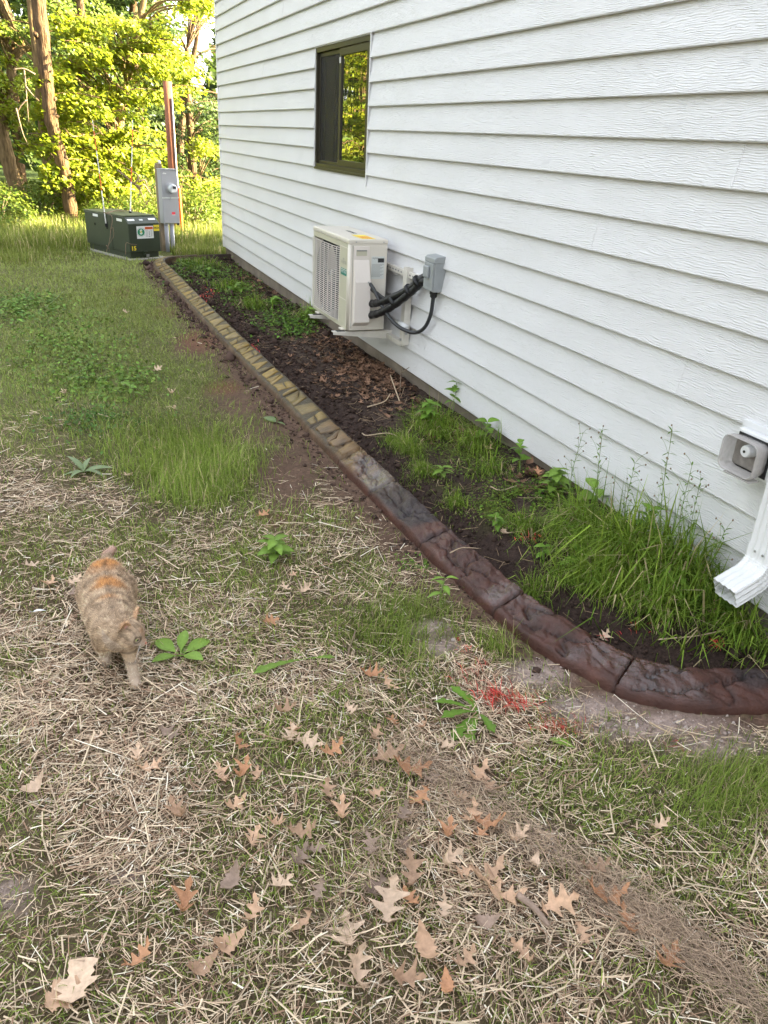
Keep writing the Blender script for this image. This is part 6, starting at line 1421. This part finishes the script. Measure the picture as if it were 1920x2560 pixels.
    for i, (px, py) in enumerate(extra): put(px, py, random.uniform(.05, .085), random.choice((0, 1, 2, 3, 4, 5, 7)), random.choice(('dead', 'dead', 'deadred', 'deadpale', 'deadgrey')), random.uniform(0, 6.28), 'small dry brown oak leaf half sunk in the foreground straw', 'small leaves in the straw')
    for (px, py, L, sh, m, az, lb) in L_: put(px, py, L*S, sh, m, az, lb, 'dead leaves on the ground')
    # heap of leaf litter along the foundation under the heat pump: too many to count
    P = Pool()
    for (c, n, rx, ry) in (((880, 915), 230, 110, 75), ((980, 970), 150, 90, 60), ((700, 720), 170, 80, 40), ((840, 860), 120, 90, 40), ((1130, 1080), 60, 80, 40), ((1360, 1190), 60, 60, 30), ((640, 690), 120, 40, 20), ((950, 930), 160, 60, 40)):
        for i in range(n):
            p = GP(c[0]+random.gauss(0, rx*.55), c[1]+random.gauss(0, ry*.55))
            if p[0] > D-.03 or curb_dist([p[0]], [p[1]])[0] < CW+.05: continue
            V, F = oak_geo(random.uniform(.045, .085), random.uniform(.2, 1.1), random.randrange(99), 'oak' if random.random() < .75 else 'plain'); V = V[::1]
            V = place(V, p+np.array([0, 0, random.uniform(.0, .016)]), random.uniform(0, 6.28), random.uniform(-.35, .35), random.uniform(-.4, .4))
            P.add(V, F, np.tile(np.array([.215, .125, .080])*random.uniform(.35, 1.35), (len(V), 1)))
    P.build('leaf_litter', M['soil'], 'brown dead leaf litter along the foundation under the heat pump', 'leaf litter')
leaves()
def twigs():
    def tw(name, label, P, r=.003, m='twig', cat='twig', forks=()):
        pts = [GP(x, y)+np.array([0, 0, z]) for x, y, z in P]; o = thing(name, label, cat, tuple(pts[0])); q = curve_pts(pts, 5)
        MB().tube(q, np.linspace(r, r*.6, len(q)), 6).build('stem', M[m], o, smooth=True)
        for F_ in forks:
            f = curve_pts([GP(x, y)+np.array([0, 0, z]) for x, y, z in F_], 4); MB().tube(f, np.linspace(r*.7, r*.3, len(f)), 5).build('side_twig', M[m], o, smooth=True)
    M['palestalk'] = mat('pale dead stalk', (.44, .33, .22), .7, var=.2, vscale=50)
    tw('dead_twig', 'short dark twig standing in straw left of the green strip', [(862,1690,.01),(872,1640,.02),(888,1605,.05)], .004)
    tw('dead_twig', 'thin curved twig lying over the kerb joint', [(1120,1430,.09),(1150,1422,.10),(1195,1421,.095)], .0025, 'palestalk')
    tw('dead_stalk', 'pale bent stalk in the bed above the kerb', [(905,1093,.03),(918,1102,.04),(975,1104,.05),(1020,1118,.02)], .004, 'palestalk', 'stalk')
    tw('dead_stalk', 'pale broken stalk on soil below the leaf litter', [(918,1025,.02),(960,1015,.03),(975,1002,.05)], .0045, 'palestalk', 'stalk')
    tw('dead_stalk', 'two-pronged upright dead stem by the foundation', [(1000,985,.0),(1001,955,.06),(1003,930,.17)], .004, 'twig', 'stalk', [[(1001,955,.06),(1020,960,.12),(1037,960,.14)]])
    tw('dead_stalk', 'leaning pale stalk in the leaf litter', [(1000,1010,.01),(985,985,.05),(974,965,.08)], .005, 'palestalk', 'stalk')
    tw('dead_twig', 'dry twig across the moss under the wall weeds', [(1225,1225,.02),(1250,1235,.02),(1290,1228,.03)], .003, 'palestalk')
    tw('dead_stalk', 'long thin white stalk behind the kerb at right', [(1640,1616,.03),(1740,1612,.04),(1815,1600,.05)], .0028, 'palestalk', 'stalk')
    tw('dead_twig', 'bark stick in straw at the right of the net', [(1290,2260,.03),(1330,2290,.03),(1370,2330,.02)], .010, 'deadgrey', 'stick')
    tw('dead_twig', 'stick lying on the sandy soil below the kerb', [(1620,1818,.02),(1650,1835,.02),(1680,1845,.015)], .004, 'palestalk')
    tw('green_stalk', 'pale green flower stalk lying in the clover', [(112,780,.03),(135,765,.05),(162,742,.06)], .004, 'stem', 'stalk')
    tw('green_stalk', 'curved green stalk lying on the lawn', [(172,958,.02),(200,945,.04),(224,925,.05)], .0035, 'stem', 'stalk')
    # a few dark wood chips
    ft = thing('feather', 'small white feather on straw left of the cat', 'feather', tuple(GP(95, 1547))); V, F = leaf_geo(.045, .014, 'lance', n=7); p = GP(85, 1547)+np.array([0, 0, .03])
    onp('vane', place(V, p, .1, .1), F, M['stickw'], ft, None, True); MB().tube([p, p+np.array([-.012, 0, .002])], .0006, 4).build('quill', M['stickw'], ft)
twigs()
def netting():
    # torn erosion netting: a ridge of pale plastic filaments, with loose grid threads below it
    P = Pool(); nb = MB()
    def strand(pts, w):
        pts = np.array(pts); n = len(pts); t = np.gradient(pts, axis=0); t /= np.linalg.norm(t, axis=1, keepdims=True)+1e-9; s = np.cross(t, np.array([0, 0, 1.])+rng.normal(size=3)*.4); s /= np.linalg.norm(s, axis=1, keepdims=True)+1e-9
        u = np.cross(s, t); V = np.stack([pts-s*w, pts+u*w*1.4, pts+s*w], 1).reshape(-1, 3); i = np.arange(n-1)*3; F = []
        for a in (0, 1): F += [np.stack([i+a, i+a+1, i+a+4], 1), np.stack([i+a, i+a+4, i+a+3], 1)]
        P.add(V, np.concatenate(F), np.tile(np.array([.60, .44, .31])*random.uniform(.35, 1.15), (len(V), 1)))
    ridge = [(800,1680),(900,1760),(1010,1900),(1120,1960),(1230,2040),(1330,2120),(1450,2190),(1560,2270),(1680,2370),(1800,2460),(1930,2560)]
    arm = [(1120,1960),(1060,2030),(980,2090),(930,2150),(920,2230),(850,2300),(820,2380)]
    def along(PX_, n, spread, hz, lmin, lmax, w, curl):
        W = np.array([GP(*p) for p in PX_]); sl = np.concatenate([[0], np.cumsum(np.linalg.norm(np.diff(W, axis=0), axis=1))])
        for k in range(n):
            L = random.uniform(lmin, lmax); s0 = random.uniform(-.02, max(.02, sl[-1]-L*.5)); s = np.clip(np.linspace(s0, s0+L, 18), 0, sl[-1])
            x = np.interp(s, sl, W[:, 0]); y = np.interp(s, sl, W[:, 1]); ph = random.uniform(0, 50)
            ox = random.gauss(0, spread)+curl*(fbm(s*16+ph, s*0+k, 3, 3)-.5)*2; oy = random.gauss(0, spread)+curl*(fbm(s*16+ph+9, s*0+k, 4, 3)-.5)*2
            X = x+ox; Y = y+oy; z = gz(X, Y)+.008+hz*random.random()*(.4+.9*fbm(s*12+ph, s*0+k, 6, 2))
            strand(np.stack([X, Y, z], 1), w*random.uniform(.6, 1.2))
    along(ridge[2:], 420, .022, .055, .05, .20, .00046, .085); along(ridge[:4], 50, .03, .03, .05, .2, .00036, .07); along(arm, 110, .028, .04, .05, .18, .00038, .085)
    along(ridge[6:], 300, .035, .055, .05, .18, .00048, .09)
    # straight mesh threads, both ways
    for (c, nx, ny, sp) in (((1150, 2050), 9, 8, .016), ((970, 1900), 10, 8, .016)):
        o = GP(*c)[:2]; q = random.uniform(-.3, .3); e1 = np.array([math.cos(q), math.sin(q)]); e2 = np.array([-math.sin(q), math.cos(q)])
        for (a, b, m_, l_) in ((e1, e2, nx, ny), (e2, e1, ny, nx)):
            for i in range(m_):
                t = np.linspace(-.5, .5, 14); p = o+a*((i-m_/2)*sp)+b*(t*l_*sp)[:, None]; p = p+np.stack([.02*(fbm(p[:, 0]*20, p[:, 1]*20, 7, 2)-.5), .02*(fbm(p[:, 0]*20, p[:, 1]*20, 8, 2)-.5)], 1)
                strand(np.column_stack([p, gz(p[:, 0], p[:, 1])+.018+.04*fbm(p[:, 0]*14, p[:, 1]*14, 9, 2)]), .0004)
    for k in range(26):       # long loose threads running towards the camera
        x0 = random.uniform(700, 1650); y0 = random.uniform(2150, 2400); a = GP(x0, y0); b = GP(x0+random.uniform(-60, 160), 2600); t = np.linspace(0, 1, 14)[:, None]; p = a[:2]*(1-t)+b[:2]*t; p = p+.008*rng.normal(size=2)*np.sin(t*7)
        strand(np.column_stack([p, gz(p[:, 0], p[:, 1])+.03]), .00045)
    for k in range(18):       # threads laid over the straw elsewhere
        x0 = random.uniform(0, 900); y0 = random.uniform(1500, 2300); a = GP(x0, y0); b = GP(x0+random.uniform(-40, 60), y0+random.uniform(80, 260)); t = np.linspace(0, 1, 10)[:, None]; p = a[:2]*(1-t)+b[:2]*t
        strand(np.column_stack([p, gz(p[:, 0], p[:, 1])+.03]), .0004)
    o = P.build('erosion_netting', M['net'], 'torn pale plastic erosion netting bunched in a ridge over the straw', 'netting')
    # grass and straw splashed with red marking paint
    R = Pool()
    def splash(px, py, n, rx, ry, h, w):
        c = G(px, py)[:2]; pt = Patch(px, py, rx, ry); M2 = np.linalg.inv(pt.inv); q = rng.normal(size=(n, 2))*.45; xy = pt.c+q@M2.T; x, y = xy.T
        B = np.stack([x, y, gz(x, y)+.012], 1); cc = np.array([.75, .045, .055])*(.35+.8*rng.random((n, 1))); cc[:, 1] += .05*rng.random(n)
        R.add(*blades(B, h*(.4+.9*rng.random(n)), w*(.6+.8*rng.random(n)), math.pi*.70+rng.normal(size=n)*.5, np.clip(.95+.3*rng.normal(size=n), .2, 1.45), cc))
    splash(1190, 1700, 45, 50, 50, .05, .0018); splash(1290, 1780, 70, 80, 26, .06, .0030); splash(1400, 1830, 120, 90, 26, .035, .0016); splash(1240, 1760, 40, 50, 16, .07, .0032); splash(1180, 1640, 10, 30, 12, .03, .003); splash(1145, 1610, 4, 6, 6, .02, .005)
    splash(1320, 1370, 26, 40, 22, .03, .004); splash(1600, 1400+200, 12, 120, 20, .05, .003); splash(1790, 1640, 14, 40, 10, .05, .003); splash(520, 745, 70, 30, 22, .04, .008); splash(640, 868, 24, 18, 10, .04, .006); splash(1700, 1880, 8, 40, 30, .05, .002)
    R.build('painted_grass', M['redpaint'], 'grass blades and straw splashed with red marking paint', 'painted grass')
netting()
